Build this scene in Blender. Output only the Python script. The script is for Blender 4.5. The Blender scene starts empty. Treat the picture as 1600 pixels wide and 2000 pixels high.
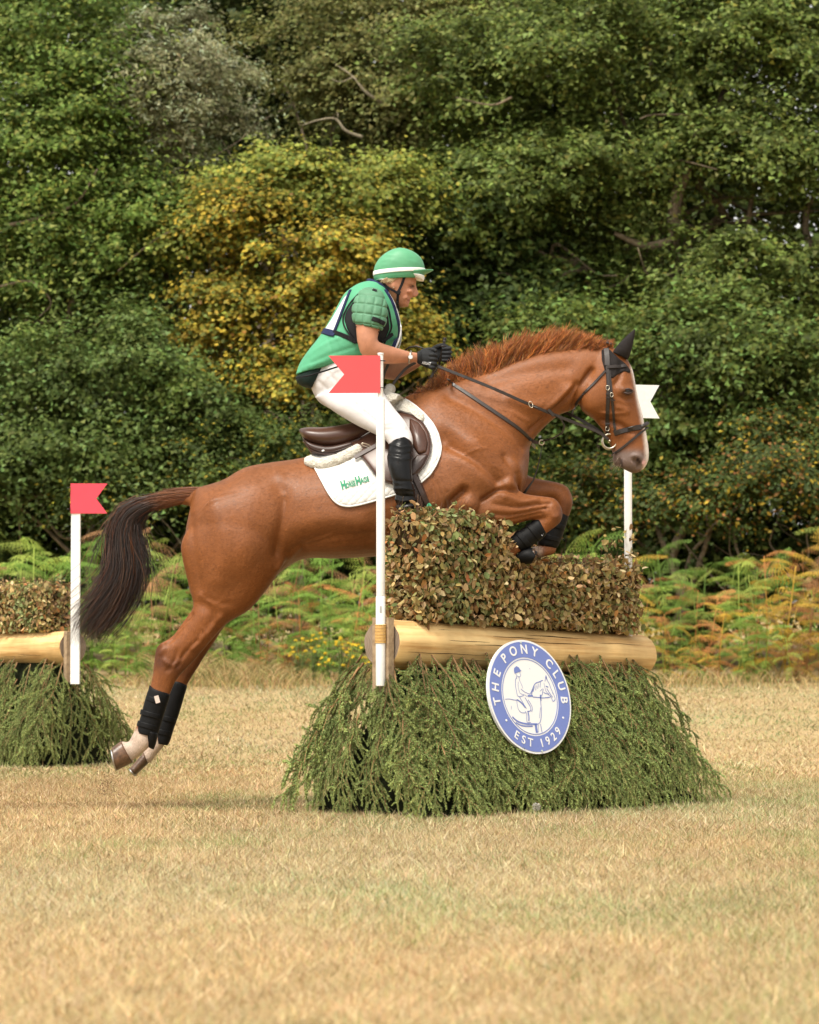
import bpy, bmesh, math, random
import numpy as np
from mathutils import Vector, Matrix
from mathutils.bvhtree import BVHTree

random.seed(11); rng = np.random.default_rng(11)
scene = bpy.context.scene
C = scene.collection

# ------------------------------------------------------------------ camera
FPX, CAMH = 6225.0, 0.72                      # focal length in photo pixels, eye height
PITCH = math.atan(290.0 / FPX)
cam_d = bpy.data.cameras.new('camera'); cam = bpy.data.objects.new('camera', cam_d); C.objects.link(cam)
cam.location = (0, 0, CAMH); cam.rotation_euler = (math.radians(90) + PITCH, 0, 0)
cam_d.sensor_fit = 'HORIZONTAL'; cam_d.sensor_width = 36.0; cam_d.lens = 36.0 * FPX / 1600.0
cam_d.clip_start = 0.1; cam_d.clip_end = 2000
cam_d.dof.use_dof = True; cam_d.dof.focus_distance = 15.6; cam_d.dof.aperture_fstop = 7.6
scene.camera = cam

# ------------------------------------------------------------------ sky, sun, exposure
SUN_EL, SUN_AZ = math.radians(60), math.radians(212)   # azimuth clockwise from +Y
world = bpy.data.worlds.new('World'); scene.world = world; world.use_nodes = True
wn = world.node_tree.nodes; wl = world.node_tree.links; wn.clear()
wo = wn.new('ShaderNodeOutputWorld'); wb = wn.new('ShaderNodeBackground')
sky = wn.new('ShaderNodeTexSky'); sky.sky_type = 'NISHITA'; sky.sun_disc = False
sky.sun_elevation = SUN_EL; sky.sun_rotation = SUN_AZ; sky.dust_density = 3.0
hs = wn.new('ShaderNodeHueSaturation'); hs.inputs['Saturation'].default_value = 0.08
wl.new(sky.outputs[0], hs.inputs['Color']); tint = wn.new('ShaderNodeMixRGB'); tint.blend_type = 'MULTIPLY'; tint.inputs[0].default_value = 1.0; tint.inputs[2].default_value = (1.0, .97, .90, 1)   # warm, thin overcast
wl.new(hs.outputs[0], tint.inputs[1]); wl.new(tint.outputs[0], wb.inputs['Color'])
wb.inputs['Strength'].default_value = 0.115; wl.new(wb.outputs[0], wo.inputs['Surface'])
sd = bpy.data.lights.new('sun', 'SUN'); sun = bpy.data.objects.new('sun', sd); C.objects.link(sun)
sd.energy = 1.5; sd.angle = math.radians(22); sd.color = (1.0, 0.93, 0.81)
_d = Vector((math.sin(SUN_AZ) * math.cos(SUN_EL), math.cos(SUN_AZ) * math.cos(SUN_EL), math.sin(SUN_EL)))
sun.rotation_euler = _d.to_track_quat('Z', 'Y').to_euler(); sun.location = (0, 0, 30)
vs = scene.view_settings; vs.view_transform = 'Standard'; vs.look = 'None'; vs.gamma = 1.0
vs.use_curve_mapping = False; vs.exposure = 1.42
scene.cycles.max_bounces = 5; scene.cycles.diffuse_bounces = 3; scene.cycles.glossy_bounces = 2
scene.cycles.transmission_bounces = 3; scene.cycles.transparent_max_bounces = 4

# ------------------------------------------------------------------ helpers
def P(px, py, Y):
    "photo pixel -> point at depth Y"
    u = (px - 800.0) / FPX; v = (1000.0 - py) / FPX
    dy = math.cos(PITCH) - v * math.sin(PITCH); dz = math.sin(PITCH) + v * math.cos(PITCH)
    t = Y / dy
    return Vector((u * t, Y, CAMH + dz * t))

def PN(pts, Y):
    return np.array([P(a, b, Y)[:] for a, b in pts])

def gz(x, y):
    y = np.asarray(y, float)
    t = np.clip((y - 22.0) / 11.0, 0, 1)
    return 0.47 * t * t * (3 - 2 * t) + np.clip(y - 33, 0, 60) * 0.03

def tag(o, label=None, cat=None, group=None, kind=None):
    if label: o['label'] = label
    if cat: o['category'] = cat
    if group: o['group'] = group
    if kind: o['kind'] = kind
    return o

def np_mesh(name, V, F, col=None, smooth=False, attr='col'):
    "fast mesh from arrays; F is (n,3) or (n,4)"
    V = np.asarray(V, np.float32); F = np.asarray(F, np.int32); k = F.shape[1]
    me = bpy.data.meshes.new(name)
    me.vertices.add(len(V)); me.vertices.foreach_set('co', V.ravel())
    me.loops.add(F.size); me.loops.foreach_set('vertex_index', F.ravel())
    me.polygons.add(len(F)); me.polygons.foreach_set('loop_start', np.arange(0, F.size, k, dtype=np.int32))
    me.update(calc_edges=True)
    if smooth: me.polygons.foreach_set('use_smooth', np.ones(len(F), bool))
    if col is not None: set_col(me, col, attr)
    me.validate(); return me

def set_col(me, col, attr='col'):
    a = me.color_attributes.new(attr, 'FLOAT_COLOR', 'POINT')
    c = np.ones((len(me.vertices), 4), np.float32); c[:, :3] = col
    a.data.foreach_set('color', c.ravel())

def obj(name, me, mat=None, parent=None, loc=None):
    o = bpy.data.objects.new(name, me); C.objects.link(o)
    if mat is not None:
        if len(me.materials): me.materials[0] = mat
        else: me.materials.append(mat)
    if parent is not None: o.parent = parent
    if loc is not None: o.location = loc
    return o

def empty(name, loc=(0, 0, 0)):
    o = bpy.data.objects.new(name, None); C.objects.link(o); o.location = loc; o.empty_display_size = 0.1
    return o

def adopt(o, parent):
    "parent keeping the world position (parents are only translated)"
    o.parent = parent; o.matrix_parent_inverse = Matrix.Translation(parent.location).inverted(); return o

class MB:
    "collects vertices / faces"
    def __init__(s): s.v = []; s.f = []
    def add(s, V, F):
        n = len(s.v); s.v.extend([tuple(p) for p in V]); s.f.extend([tuple(i + n for i in f) for f in F]); return s
    def box(s, c, sx, sy, sz, rot=None):
        V = []
        for x in (-1, 1):
            for y in (-1, 1):
                for z in (-1, 1):
                    p = Vector((x * sx / 2, y * sy / 2, z * sz / 2))
                    if rot is not None: p = rot @ p
                    V.append(p + Vector(c))
        return s.add(V, [(0, 1, 3, 2), (4, 6, 7, 5), (0, 4, 5, 1), (2, 3, 7, 6), (0, 2, 6, 4), (1, 5, 7, 3)])
    def tube(s, pts, rad, n=8, flat=1.0, caps=True):
        pts = [Vector(p) for p in pts]; m = len(pts)
        if not hasattr(rad, '__len__'): rad = [rad] * m
        V = []; up = None
        for i, p in enumerate(pts):
            d = (pts[min(i + 1, m - 1)] - pts[max(i - 1, 0)]).normalized()
            if up is None:
                a = Vector((0, 1, 0)) if abs(d.y) < 0.9 else Vector((1, 0, 0))
                up = (a - d * a.dot(d)).normalized()
            else:
                up = (up - d * up.dot(d)).normalized()
            q = d.cross(up)
            for k in range(n):
                t = 2 * math.pi * k / n
                V.append(p + up * (math.cos(t) * rad[i] * flat) + q * (math.sin(t) * rad[i]))
        F = [(i * n + k, i * n + (k + 1) % n, (i + 1) * n + (k + 1) % n, (i + 1) * n + k) for i in range(m - 1) for k in range(n)]
        if caps: F += [tuple(range(n))[::-1], tuple((m - 1) * n + k for k in range(n))]
        return s.add(V, F)
    def mesh(s, name, smooth=False):
        me = bpy.data.meshes.new(name); me.from_pydata([tuple(p) for p in s.v], [], s.f); me.update()
        bm = bmesh.new(); bm.from_mesh(me); bmesh.ops.recalc_face_normals(bm, faces=bm.faces); bm.to_mesh(me); bm.free()
        if smooth: me.polygons.foreach_set('use_smooth', np.ones(len(me.polygons), bool))
        return me

def catmull(A, m):
    "A (n,d) -> smooth resample with m steps per span"
    A = np.asarray(A, float); n = len(A); out = []
    E = np.vstack([2 * A[0] - A[1], A, 2 * A[-1] - A[-2]])
    for i in range(n - 1):
        p0, p1, p2, p3 = E[i], E[i + 1], E[i + 2], E[i + 3]
        for j in range(m):
            t = j / m
            out.append(0.5 * (2 * p1 + (p2 - p0) * t + (2 * p0 - 5 * p1 + 4 * p2 - p3) * t * t + (3 * p1 - p0 - 3 * p2 + p3) * t ** 3))
    out.append(A[-1]); return np.array(out)

def loft(ribs, Y=None, nseg=28, m=4, e=1.0, smooth_ribs=True):
    """ribs: ((ax,ay),(bx,by), halfwidth, k, yc) in photo pixels at depth yc: elliptical sections whose
    in-plane axis runs a-b and whose lateral axis is Y; k moves the widest point towards a (+) or b (-)."""
    R = []
    for r in ribs:
        a, b, w = r[0], r[1], r[2]; k = r[3] if len(r) > 3 else 0.0; yc = r[4] if len(r) > 4 else Y
        A = P(a[0], a[1], yc); B = P(b[0], b[1], yc)
        R.append([A.x, A.z, B.x, B.z, w, k, yc])
    R = catmull(R, m) if smooth_ribs else np.array(R, float)
    th = np.linspace(0, 2 * np.pi, nseg, endpoint=False); c = np.cos(th); s = np.sin(th)
    V = []
    for ax, az, bx, bz, w, k, yc in R:
        mx, mz = (ax + bx) / 2, (az + bz) / 2; hx, hz = (ax - bx) / 2, (az - bz) / 2
        ce = np.sign(c) * np.abs(c) ** e; se = np.sign(s) * np.abs(s) ** e
        V.append(np.stack([mx + hx * ce, yc + se * max(w, .002) * (1 + k * c), mz + hz * ce], 1))
    V = np.concatenate(V); m_ = len(R); n = nseg
    F = [(i * n + j, i * n + (j + 1) % n, (i + 1) * n + (j + 1) % n, (i + 1) * n + j) for i in range(m_ - 1) for j in range(n)]
    F += [tuple(range(n))[::-1], tuple((m_ - 1) * n + j for j in range(n))]
    return V, F

def ellipsoid(c, r, n=16, rot=None):
    V = []; F = []
    for i in range(n + 1):
        a = math.pi * i / n
        for j in range(2 * n):
            b = math.pi * j / n
            p = Vector((r[0] * math.sin(a) * math.cos(b), r[1] * math.sin(a) * math.sin(b), r[2] * math.cos(a)))
            if rot is not None: p = rot @ p
            V.append(tuple(p + Vector(c)))
    w = 2 * n
    for i in range(n):
        for j in range(w):
            F.append((i * w + j, (i + 1) * w + j, (i + 1) * w + (j + 1) % w, i * w + (j + 1) % w))
    return V, F

def smooth_verts(V, E, it, lam=0.5, mu=-0.52, mask=None):
    n = len(V); deg = np.bincount(E.ravel(), minlength=n).astype(float)[:, None]; deg[deg == 0] = 1
    for i in range(it):
        for f in ((lam, mu) if mu else (lam,)):
            L = np.zeros_like(V)
            for d in range(3):
                L[:, d] = np.bincount(E[:, 0], V[E[:, 1], d], n) + np.bincount(E[:, 1], V[E[:, 0], d], n)
            D = L / deg - V
            V = V + f * (D if mask is None else D * mask[:, None])
    return V

def get_v(me):
    a = np.empty(len(me.vertices) * 3, np.float32); me.vertices.foreach_get('co', a); return a.reshape(-1, 3).astype(float)
def set_v(me, V):
    me.vertices.foreach_set('co', np.asarray(V, np.float32).ravel()); me.update()
def get_n(me):
    a = np.empty(len(me.vertices) * 3, np.float32); me.vertex_normals.foreach_get('vector', a); return a.reshape(-1, 3).astype(float)
def get_e(me):
    a = np.empty(len(me.edges) * 2, np.int32); me.edges.foreach_get('vertices', a); return a.reshape(-1, 2)

def union(parts, voxel, it=6, shrink=0, name='body'):
    "several closed shells -> one continuous smooth surface"
    mb = MB()
    for V, F in parts: mb.add(V, F)
    me = mb.mesh(name + '_src')
    o = bpy.data.objects.new('tmp', me); C.objects.link(o)
    md = o.modifiers.new('r', 'REMESH'); md.mode = 'VOXEL'; md.voxel_size = voxel; md.adaptivity = 0
    dg = bpy.context.evaluated_depsgraph_get(); dg.update()
    out = bpy.data.meshes.new_from_object(o.evaluated_get(dg), depsgraph=dg)
    bpy.data.objects.remove(o); bpy.data.meshes.remove(me); out.name = name
    V = smooth_verts(get_v(out), get_e(out), it)
    if shrink: V = smooth_verts(V, get_e(out), shrink, 0.5, 0)
    set_v(out, V)
    out.polygons.foreach_set('use_smooth', np.ones(len(out.polygons), bool))
    return out

def seg_dist(XZ, path):
    "distance of points to a polyline in the x-z plane"
    d = np.full(len(XZ), 1e9)
    for a, b in zip(path[:-1], path[1:]):
        ab = b - a; t = np.clip(((XZ - a) @ ab) / (ab @ ab + 1e-12), 0, 1)
        d = np.minimum(d, np.linalg.norm(XZ - (a + t[:, None] * ab), axis=1))
    return d

def inside(XZ, poly):
    x, z = XZ[:, 0], XZ[:, 1]; r = np.zeros(len(XZ), bool); n = len(poly)
    for i in range(n):
        x1, z1 = poly[i]; x2, z2 = poly[(i + 1) % n]
        c = ((z1 > z) != (z2 > z)) & (x < (x2 - x1) * (z - z1) / (z2 - z1 + 1e-12) + x1); r ^= c
    return r

def vnoise(x, y, seed=0):
    "cheap smooth value noise, arrays"
    r = np.random.default_rng(seed).random((64, 64)); xi = np.floor(x).astype(int); yi = np.floor(y).astype(int)
    fx = x - xi; fy = y - yi; fx = fx * fx * (3 - 2 * fx); fy = fy * fy * (3 - 2 * fy)
    g = lambda i, j: r[i % 64, j % 64]
    return (g(xi, yi) * (1 - fx) + g(xi + 1, yi) * fx) * (1 - fy) + (g(xi, yi + 1) * (1 - fx) + g(xi + 1, yi + 1) * fx) * fy

# ------------------------------------------------------------------ materials
def mat(name, color=(.5, .5, .5), rough=.6, spec=.3, attr=None, noise=None, bump=None, trans=0, metallic=0, sheen=0, coat=0, var=None, sub=0):
    """noise=(scale, amount) darkens/lightens; bump=(scale, strength, distance); trans mixes translucency"""
    m = bpy.data.materials.new(name); m.use_nodes = True; nt = m.node_tree; N = nt.nodes; L = nt.links
    b = N['Principled BSDF']; out = N['Material Output']
    b.inputs['Roughness'].default_value = rough; b.inputs['Specular IOR Level'].default_value = spec
    b.inputs['Metallic'].default_value = metallic
    b.inputs['Sheen Weight'].default_value = sheen; b.inputs['Coat Weight'].default_value = coat
    if sub: b.inputs['Subsurface Weight'].default_value = sub; b.inputs['Subsurface Radius'].default_value = (.01, .004, .002); b.inputs['Subsurface Scale'].default_value = .6
    if attr:
        a = N.new('ShaderNodeAttribute'); a.attribute_name = attr; src = a.outputs['Color']
    else:
        r = N.new('ShaderNodeRGB'); r.outputs[0].default_value = (*color, 1); src = r.outputs[0]
    tc = N.new('ShaderNodeTexCoord')
    if noise:
        for sc, am in (noise if isinstance(noise[0], tuple) else (noise,)):
            n = N.new('ShaderNodeTexNoise'); n.inputs['Scale'].default_value = sc; n.inputs['Detail'].default_value = 5
            L.new(tc.outputs['Object'], n.inputs['Vector'])
            mr = N.new('ShaderNodeMapRange'); mr.inputs[1].default_value = .25; mr.inputs[2].default_value = .75
            mr.inputs[3].default_value = 1 - am; mr.inputs[4].default_value = 1 + am
            L.new(n.outputs['Fac'], mr.inputs[0])
            mx = N.new('ShaderNodeVectorMath'); mx.operation = 'SCALE'
            L.new(src, mx.inputs[0]); L.new(mr.outputs[0], mx.inputs['Scale']); src = mx.outputs[0]
    if var:
        oi = N.new('ShaderNodeObjectInfo'); mr = N.new('ShaderNodeMapRange')
        mr.inputs[3].default_value = 1 - var; mr.inputs[4].default_value = 1 + var; L.new(oi.outputs['Random'], mr.inputs[0])
        mx = N.new('ShaderNodeVectorMath'); mx.operation = 'SCALE'
        L.new(src, mx.inputs[0]); L.new(mr.outputs[0], mx.inputs['Scale']); src = mx.outputs[0]
    L.new(src, b.inputs['Base Color'])
    if bump:
        prev = None
        for sc, st, di in (bump if isinstance(bump[0], tuple) else (bump,)):
            n = N.new('ShaderNodeTexNoise'); n.inputs['Scale'].default_value = sc; n.inputs['Detail'].default_value = 4
            L.new(tc.outputs['Object'], n.inputs['Vector'])
            bp = N.new('ShaderNodeBump'); bp.inputs['Strength'].default_value = st; bp.inputs['Distance'].default_value = di
            L.new(n.outputs['Fac'], bp.inputs['Height'])
            if prev: L.new(prev, bp.inputs['Normal'])
            prev = bp.outputs[0]
        L.new(prev, b.inputs['Normal'])
    if trans:
        t = N.new('ShaderNodeBsdfTranslucent'); mix = N.new('ShaderNodeMixShader'); mix.inputs[0].default_value = trans
        L.new(src, t.inputs['Color']); L.new(b.outputs[0], mix.inputs[1]); L.new(t.outputs[0], mix.inputs[2]); L.new(mix.outputs[0], out.inputs['Surface'])
    return m

def leaf_arrays(c, nrm, size, col, aspect=.62, fold=.12, tang=None, full=False):
    "one small tilted leaf blade per row"
    N = len(c); nrm = nrm / (np.linalg.norm(nrm, axis=1, keepdims=True) + 1e-9)
    t = rng.normal(size=(N, 3)) if tang is None else tang + rng.normal(size=(N, 3)) * .35
    t -= nrm * np.sum(t * nrm, 1, keepdims=True); t /= (np.linalg.norm(t, axis=1, keepdims=True) + 1e-9)
    b = np.cross(nrm, t); s = size[:, None]
    if full:                                          # both halves of the leaf
        V = np.stack([c - t * s * .5, c + b * s * aspect * .5 + nrm * s * fold, c + t * s * .5, c - b * s * aspect * .5 + nrm * s * fold], 1).reshape(-1, 3); i = np.arange(N)[:, None] * 4
        return V, np.concatenate([i + np.array([[0, 2, 1]]), i + np.array([[0, 3, 2]])], 1).reshape(-1, 3), np.repeat(col, 4, 0)
    sd = rng.choice([-1, 1], (N, 1)) * rng.uniform(.75, 1.2, (N, 1)); V = np.stack([c - t * s * .5, c + b * s * aspect * sd + nrm * s * fold + t * s * rng.uniform(-.25, .2, (N, 1)), c + t * s * .5], 1).reshape(-1, 3)
    return V, np.arange(3 * N).reshape(-1, 3), np.repeat(col, 3, 0)

def palette(n, cols, w, jit=.16):
    cols = np.array(cols, float); k = rng.choice(len(cols), n, p=np.array(w) / np.sum(w))
    c = cols[k] * (1 + rng.normal(size=(n, 1)) * jit) * (1 + rng.normal(size=(n, 3)) * jit * .35)
    return np.clip(c, .004, .9)

def strands(name, pts, rad, col, n=3, matl=None):
    "pts (N,S,3), rad (N,S), col (N,3): thin tapered tubes in one mesh"
    N, S, _ = pts.shape; d = np.gradient(pts, axis=1); d /= np.linalg.norm(d, axis=2, keepdims=True) + 1e-9
    ref = rng.normal(size=(N, 1, 3)); u = ref - d * np.sum(ref * d, 2, keepdims=True); u /= np.linalg.norm(u, axis=2, keepdims=True) + 1e-9
    q = np.cross(d, u); V = []
    for k in range(n):
        a = 2 * math.pi * k / n
        V.append(pts + (u * math.cos(a) + q * math.sin(a)) * rad[:, :, None])
    V = np.stack(V, 2).reshape(-1, 3)
    base = (np.arange(N)[:, None, None] * S + np.arange(S - 1)[None, :, None]) * n
    k = np.arange(n)[None, None, :]; k2 = (k + 1) % n
    F = np.stack([base + k, base + k2, base + n + k2, base + n + k], -1).reshape(-1, 4)
    return np_mesh(name, V, F, np.repeat(col, S * n, 0), smooth=True)

YC = 15.75                                   # depth of the horse's middle plane
# ================================================================== the setting
def ground_mat():
    m = bpy.data.materials.new('dry_turf'); m.use_nodes = True; N = m.node_tree.nodes; L = m.node_tree.links; b = N['Principled BSDF']
    b.inputs['Roughness'].default_value = .95; b.inputs['Specular IOR Level'].default_value = .1
    tc = N.new('ShaderNodeTexCoord')
    def noise(s, d=6):
        n = N.new('ShaderNodeTexNoise'); n.inputs['Scale'].default_value = s; n.inputs['Detail'].default_value = d; L.new(tc.outputs['Object'], n.inputs['Vector']); return n.outputs['Fac']
    r1 = N.new('ShaderNodeValToRGB'); r1.color_ramp.elements[0].position = .35; r1.color_ramp.elements[0].color = (.29, .235, .10, 1)
    r1.color_ramp.elements[1].position = .62; r1.color_ramp.elements[1].color = (.44, .31, .16, 1)
    L.new(noise(1.6), r1.inputs[0])
    r2 = N.new('ShaderNodeValToRGB'); r2.color_ramp.elements[0].color = (.30, .22, .11, 1); r2.color_ramp.elements[1].color = (.50, .38, .21, 1)
    r2.color_ramp.elements[0].position = .3; r2.color_ramp.elements[1].position = .7
    L.new(noise(60, 8), r2.inputs[0])
    mx = N.new('ShaderNodeMixRGB'); mx.inputs[0].default_value = .5; L.new(r1.outputs[0], mx.inputs[1]); L.new(r2.outputs[0], mx.inputs[2])
    L.new(mx.outputs[0], b.inputs['Base Color'])
    bp = N.new('ShaderNodeBump'); bp.inputs['Strength'].default_value = .8; bp.inputs['Distance'].default_value = .02
    L.new(noise(90, 8), bp.inputs['Height']); L.new(bp.outputs[0], b.inputs['Normal'])
    return m

xs = np.concatenate([np.linspace(-300, -14, 12), np.linspace(-12, 12, 61), np.linspace(14, 300, 12)])
ys = np.concatenate([np.linspace(-60, 2, 12), np.linspace(3, 45, 120), np.linspace(50, 500, 16)])
GX, GY = np.meshgrid(xs, ys); nx, ny = len(xs), len(ys)
bumps = (vnoise(GX * .7, GY * .7, 3) - .5) * .03 * ((GY > 2) & (GY < 45) & (np.abs(GX) < 12))
V = np.stack([GX, GY, gz(GX, GY) - .012 + bumps * .4], -1).reshape(-1, 3)
ii = (np.arange(ny - 1)[:, None] * nx + np.arange(nx - 1)[None, :]).ravel()
F = np.stack([ii, ii + 1, ii + nx + 1, ii + nx], 1)
tag(obj('ground', np_mesh('ground', V, F, smooth=True), ground_mat()), kind='structure')

# mown, sun-dried grass
M_grass = mat('grass_blades', attr='col', rough=.7, spec=.2, trans=.25)
def blades(y0, y1, n, h, w, xm):
    y = y0 + (y1 - y0) * rng.random(n); x = (rng.random(n) * 2 - 1) * (.135 * y + xm)
    pt = vnoise(x * 1.1 + 7, y * .55, 1) * .6 + vnoise(x * 3.1, y * 1.6, 2) * .4
    fine = vnoise(x * 9, y * 6, 5)
    straw = palette(n, [(.50, .37, .20), (.58, .46, .27), (.44, .29, .15), (.36, .27, .13)], [4, 3, 2, 2])
    green = palette(n, [(.24, .26, .09), (.32, .31, .14), (.40, .36, .19)], [2, 3, 3])
    g = rng.random(n) < np.clip((pt - .44) * 2.2 + (fine - .5) * .3 + np.clip((y - 18) / 90, 0, .1), .03, .72)
    big = vnoise(x * .45 + 3, y * .22 + 9, 14); col = np.where(g[:, None], green, straw) * (.70 + .34 * fine[:, None]) * (.84 + .32 * big[:, None]) * np.array([1.0, 1.03, 1.06])
    tan = vnoise(x * .8 + 31, y * .4 + 2, 15)[:, None]; col = col * (1 + (tan - .5) * np.array([.14, -.03, -.12]))
    bare = (np.abs(y - 15.75 - .2 * np.sin(x * 3)) < .33) & (x < -.35) & (x > -2.3); col[bare] *= np.array([.72, .68, .66])
    hh = h * rng.lognormal(-.1, .38, n) * (.65 + .7 * fine); hh[bare] *= .6
    a = rng.random(n) * 2 * np.pi; lean = rng.random(n) * 2.0 * hh
    base = np.stack([x, y, gz(x, y) - .006], 1); tip = base + np.stack([np.cos(a) * lean, np.sin(a) * lean, hh], 1)
    b = rng.random(n) * np.pi; wv = np.stack([np.cos(b), np.sin(b) * .4, 0 * b], 1) * (w * (.7 + .6 * rng.random(n)))[:, None]
    return np.stack([base - wv, base + wv, tip], 1).reshape(-1, 3), np.repeat(col, 3, 0)
G = [blades(5.0, 9, 95000, .024, .0017, 1.0), blades(9, 13.5, 130000, .022, .0020, 1.2), blades(13.5, 20, 180000, .021, .0028, 1.5), blades(20, 34, 130000, .022, .0055, 2.2)]
V = np.concatenate([g[0] for g in G]); col = np.concatenate([g[1] for g in G])
tag(obj('grass', np_mesh('grass', V, np.arange(len(V)).reshape(-1, 3), col), M_grass), 'short sun-dried straw coloured grass covering the field', 'grass', kind='stuff')

# rank dry grass along the foot of the bracken
n = 20000; x = rng.uniform(-7.5, 7.5, n); y = 30.9 + 3.0 * rng.random(n) ** .6
d = vnoise(x * 1.3, y * 1.1, 9); wgt = np.where((x < -.2) & (x > -2.6), 1.0, .38); k = rng.random(n) < d * wgt; x, y, d = x[k], y[k], d[k]; n = len(x)
hh = np.clip((y - 30.6) / 2.0, .12, 1) * (.08 + .50 * d * (.3 + .7 * rng.random(n)) * np.where((x < -.2) & (x > -2.6), 1, .55)); a = rng.random(n) * 2 * np.pi; t = np.linspace(0, 1, 4)
pts = np.stack([x, y, gz(x, y) - .01], 1)[:, None, :] + np.stack([np.cos(a)[:, None] * hh[:, None] * .6 * t ** 2, np.sin(a)[:, None] * hh[:, None] * .4 * t ** 2, hh[:, None] * (t - .25 * t ** 3)], -1)
col = palette(n, [(.52, .39, .18), (.42, .30, .13), (.22, .22, .07)], [4, 3, 2])
tag(obj('long_grass', strands('long_grass', pts, np.outer(.004 + .002 * rng.random(n), [1, .9, .6, .1]), col), M_grass), 'long pale dry grass along the foot of the bracken', 'grass', kind='stuff')

# ------------------------------------------------------------------ trees
M_leaf = mat('leaves', attr='col', rough=.6, spec=.22, trans=.36)
M_bark = mat('bark', (.16, .125, .085), .9, .1, noise=((6, .5), (40, .35)), bump=(25, .8, .03))
M_bark_pale = mat('pale_bark', (.27, .23, .16), .9, .1, noise=((6, .4), (40, .3)), bump=(25, .6, .02))

GAIN = np.array([1.34, 1.36, 1.08])
def crown(lobes, cols, wts, size, aspect=.62, sub=33, seed=0, dens=1.0, puff=.40, tip=None, full=False):
    """lobes: (px, py, Y, rx_m, ry_m, rz_m, n leaves). every lobe carries leafy puffs over its surface and leaves inside"""
    CC = []; NN = []; CO = []; SZ = []
    for (px, py, Y, rx, ry, rz, n) in lobes:
        n = int(n * dens * 1.0); c = np.array(P(px, py, Y)); r = np.array([rx, ry, rz])
        ns = max(8, int(sub * (rx * rz) ** .7)); q = rng.normal(size=(ns, 3)); q[:, 1] -= .5; q[:, 2] += .34; q /= np.linalg.norm(q, axis=1, keepdims=True)
        pc = c + q * r * rng.uniform(.5, 1.12, (ns, 1)); pr = puff * rng.lognormal(-.05, .42, ns)
        tone = rng.normal(0, .22, ns)
        wt = pr ** 1.6; k = rng.choice(ns, n, p=wt / wt.sum())
        ND = 14; dirs = rng.normal(size=(ns, ND, 3)); dirs[:, :, 2] += .25; dirs /= np.linalg.norm(dirs, axis=2, keepdims=True)   # sprays of twigs
        v = dirs[k, rng.integers(0, ND, n)] + rng.normal(size=(n, 3)) * .2
        ext = rng.uniform(.7, 1.45, (ns, ND)); rad = pr[k] * rng.random(n) ** .6 * rng.uniform(.7, 1.35, n)
        pos = pc[k] + v * rad[:, None] * np.array([1.3, 1.1, .70]) - np.array([0, 0, .25]) * (rad[:, None] ** 2)
        inn = rng.random(n) < .11                                       # leaves deeper inside close the crown
        w = rng.normal(size=(n, 3)); w /= np.linalg.norm(w, axis=1, keepdims=True)
        pos[inn] = (c + w * r * rng.uniform(.2, .8, (n, 1)))[inn]
        nn = v * .45 + q[k] * .35 + np.array([0, -.2, .75]) + rng.normal(size=(n, 3)) * .40
        co = palette(n, cols, wts, .12) * np.exp(tone[k])[:, None] * GAIN
        if tip is not None:                                              # paler leaves scattered at the outside of the puffs
            o = (rad > pr[k] * .8) & (rng.random(n) < .45); co[o] = palette(int(o.sum()), tip, [1] * len(tip)) * np.array([1.05, 1.25, 1.0])
        CC.append(pos); NN.append(nn); CO.append(co); SZ.append(size * .82 * np.clip(rng.lognormal(0, .2, n), .6, 1.35))
    V, F, col = leaf_arrays(np.concatenate(CC), np.concatenate(NN), np.concatenate(SZ), np.concatenate(CO), aspect, full=full)
    return V, F, col

def tree(name, label, base, lobes, cols, wts, size, limbs=(), barkm=None, cat='tree', group=None, tr=.16, **kw):
    bx, by = base; z0 = float(gz(bx, by)); t = empty(name, (bx, by, z0)); tag(t, label, cat, group)
    V, F, col = crown(lobes, cols, wts, size, **kw)
    o = obj('crown', np_mesh('crown', V - np.array([bx, by, z0]), F, col), M_leaf, t)
    mb = MB(); top = np.mean([P(l[0], l[1], l[2]) for l in lobes], 0) - np.array([bx, by, z0]); top[2] *= .8
    def wob(a, b, n=7, k=.06):
        a, b = np.array(a, float), np.array(b, float); L = np.linalg.norm(b - a); pts = [a + (b - a) * i / (n - 1) for i in range(n)]
        for i in range(1, n - 1): pts[i] = pts[i] + rng.normal(size=3) * L * k
        return catmull(pts, 3)
    p = wob((0, 0, -.2), top, 7, .035); mb.tube(p, np.linspace(tr, tr * .35, len(p)), 9)
    obj('trunk', mb.mesh('trunk', True), barkm or M_bark, t)
    for l in lobes:
        a = p[rng.integers(len(p) // 4, len(p) * 3 // 4)]; e = np.array(P(l[0], l[1], l[2])) - np.array([bx, by, z0]); mb = MB(); q = wob(a, e, 6, .06)
        mb.tube(q, np.linspace(tr * .42, tr * .08, len(q)), 6)
        for k in range(4):
            s = q[rng.integers(len(q) // 2, len(q))]; g = wob(s, s + rng.normal(size=3) * np.array([l[3], l[4], l[5]]) * .6, 4, .08); mb.tube(g, np.linspace(tr * .12, tr * .03, len(g)), 4)
        obj('limb', mb.mesh('limb', True), barkm or M_bark, t)
    for (pts, Y, r0, r1) in limbs:                                       # bare limbs that show in the photograph
        q = catmull([np.array(P(a, b, Y)) - np.array([bx, by, z0]) for a, b in pts], 4); mb = MB(); mb.tube(q, np.linspace(r0, r1, len(q)), 6)
        obj('limb', mb.mesh('limb', True), barkm or M_bark, t)
    return t

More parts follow.
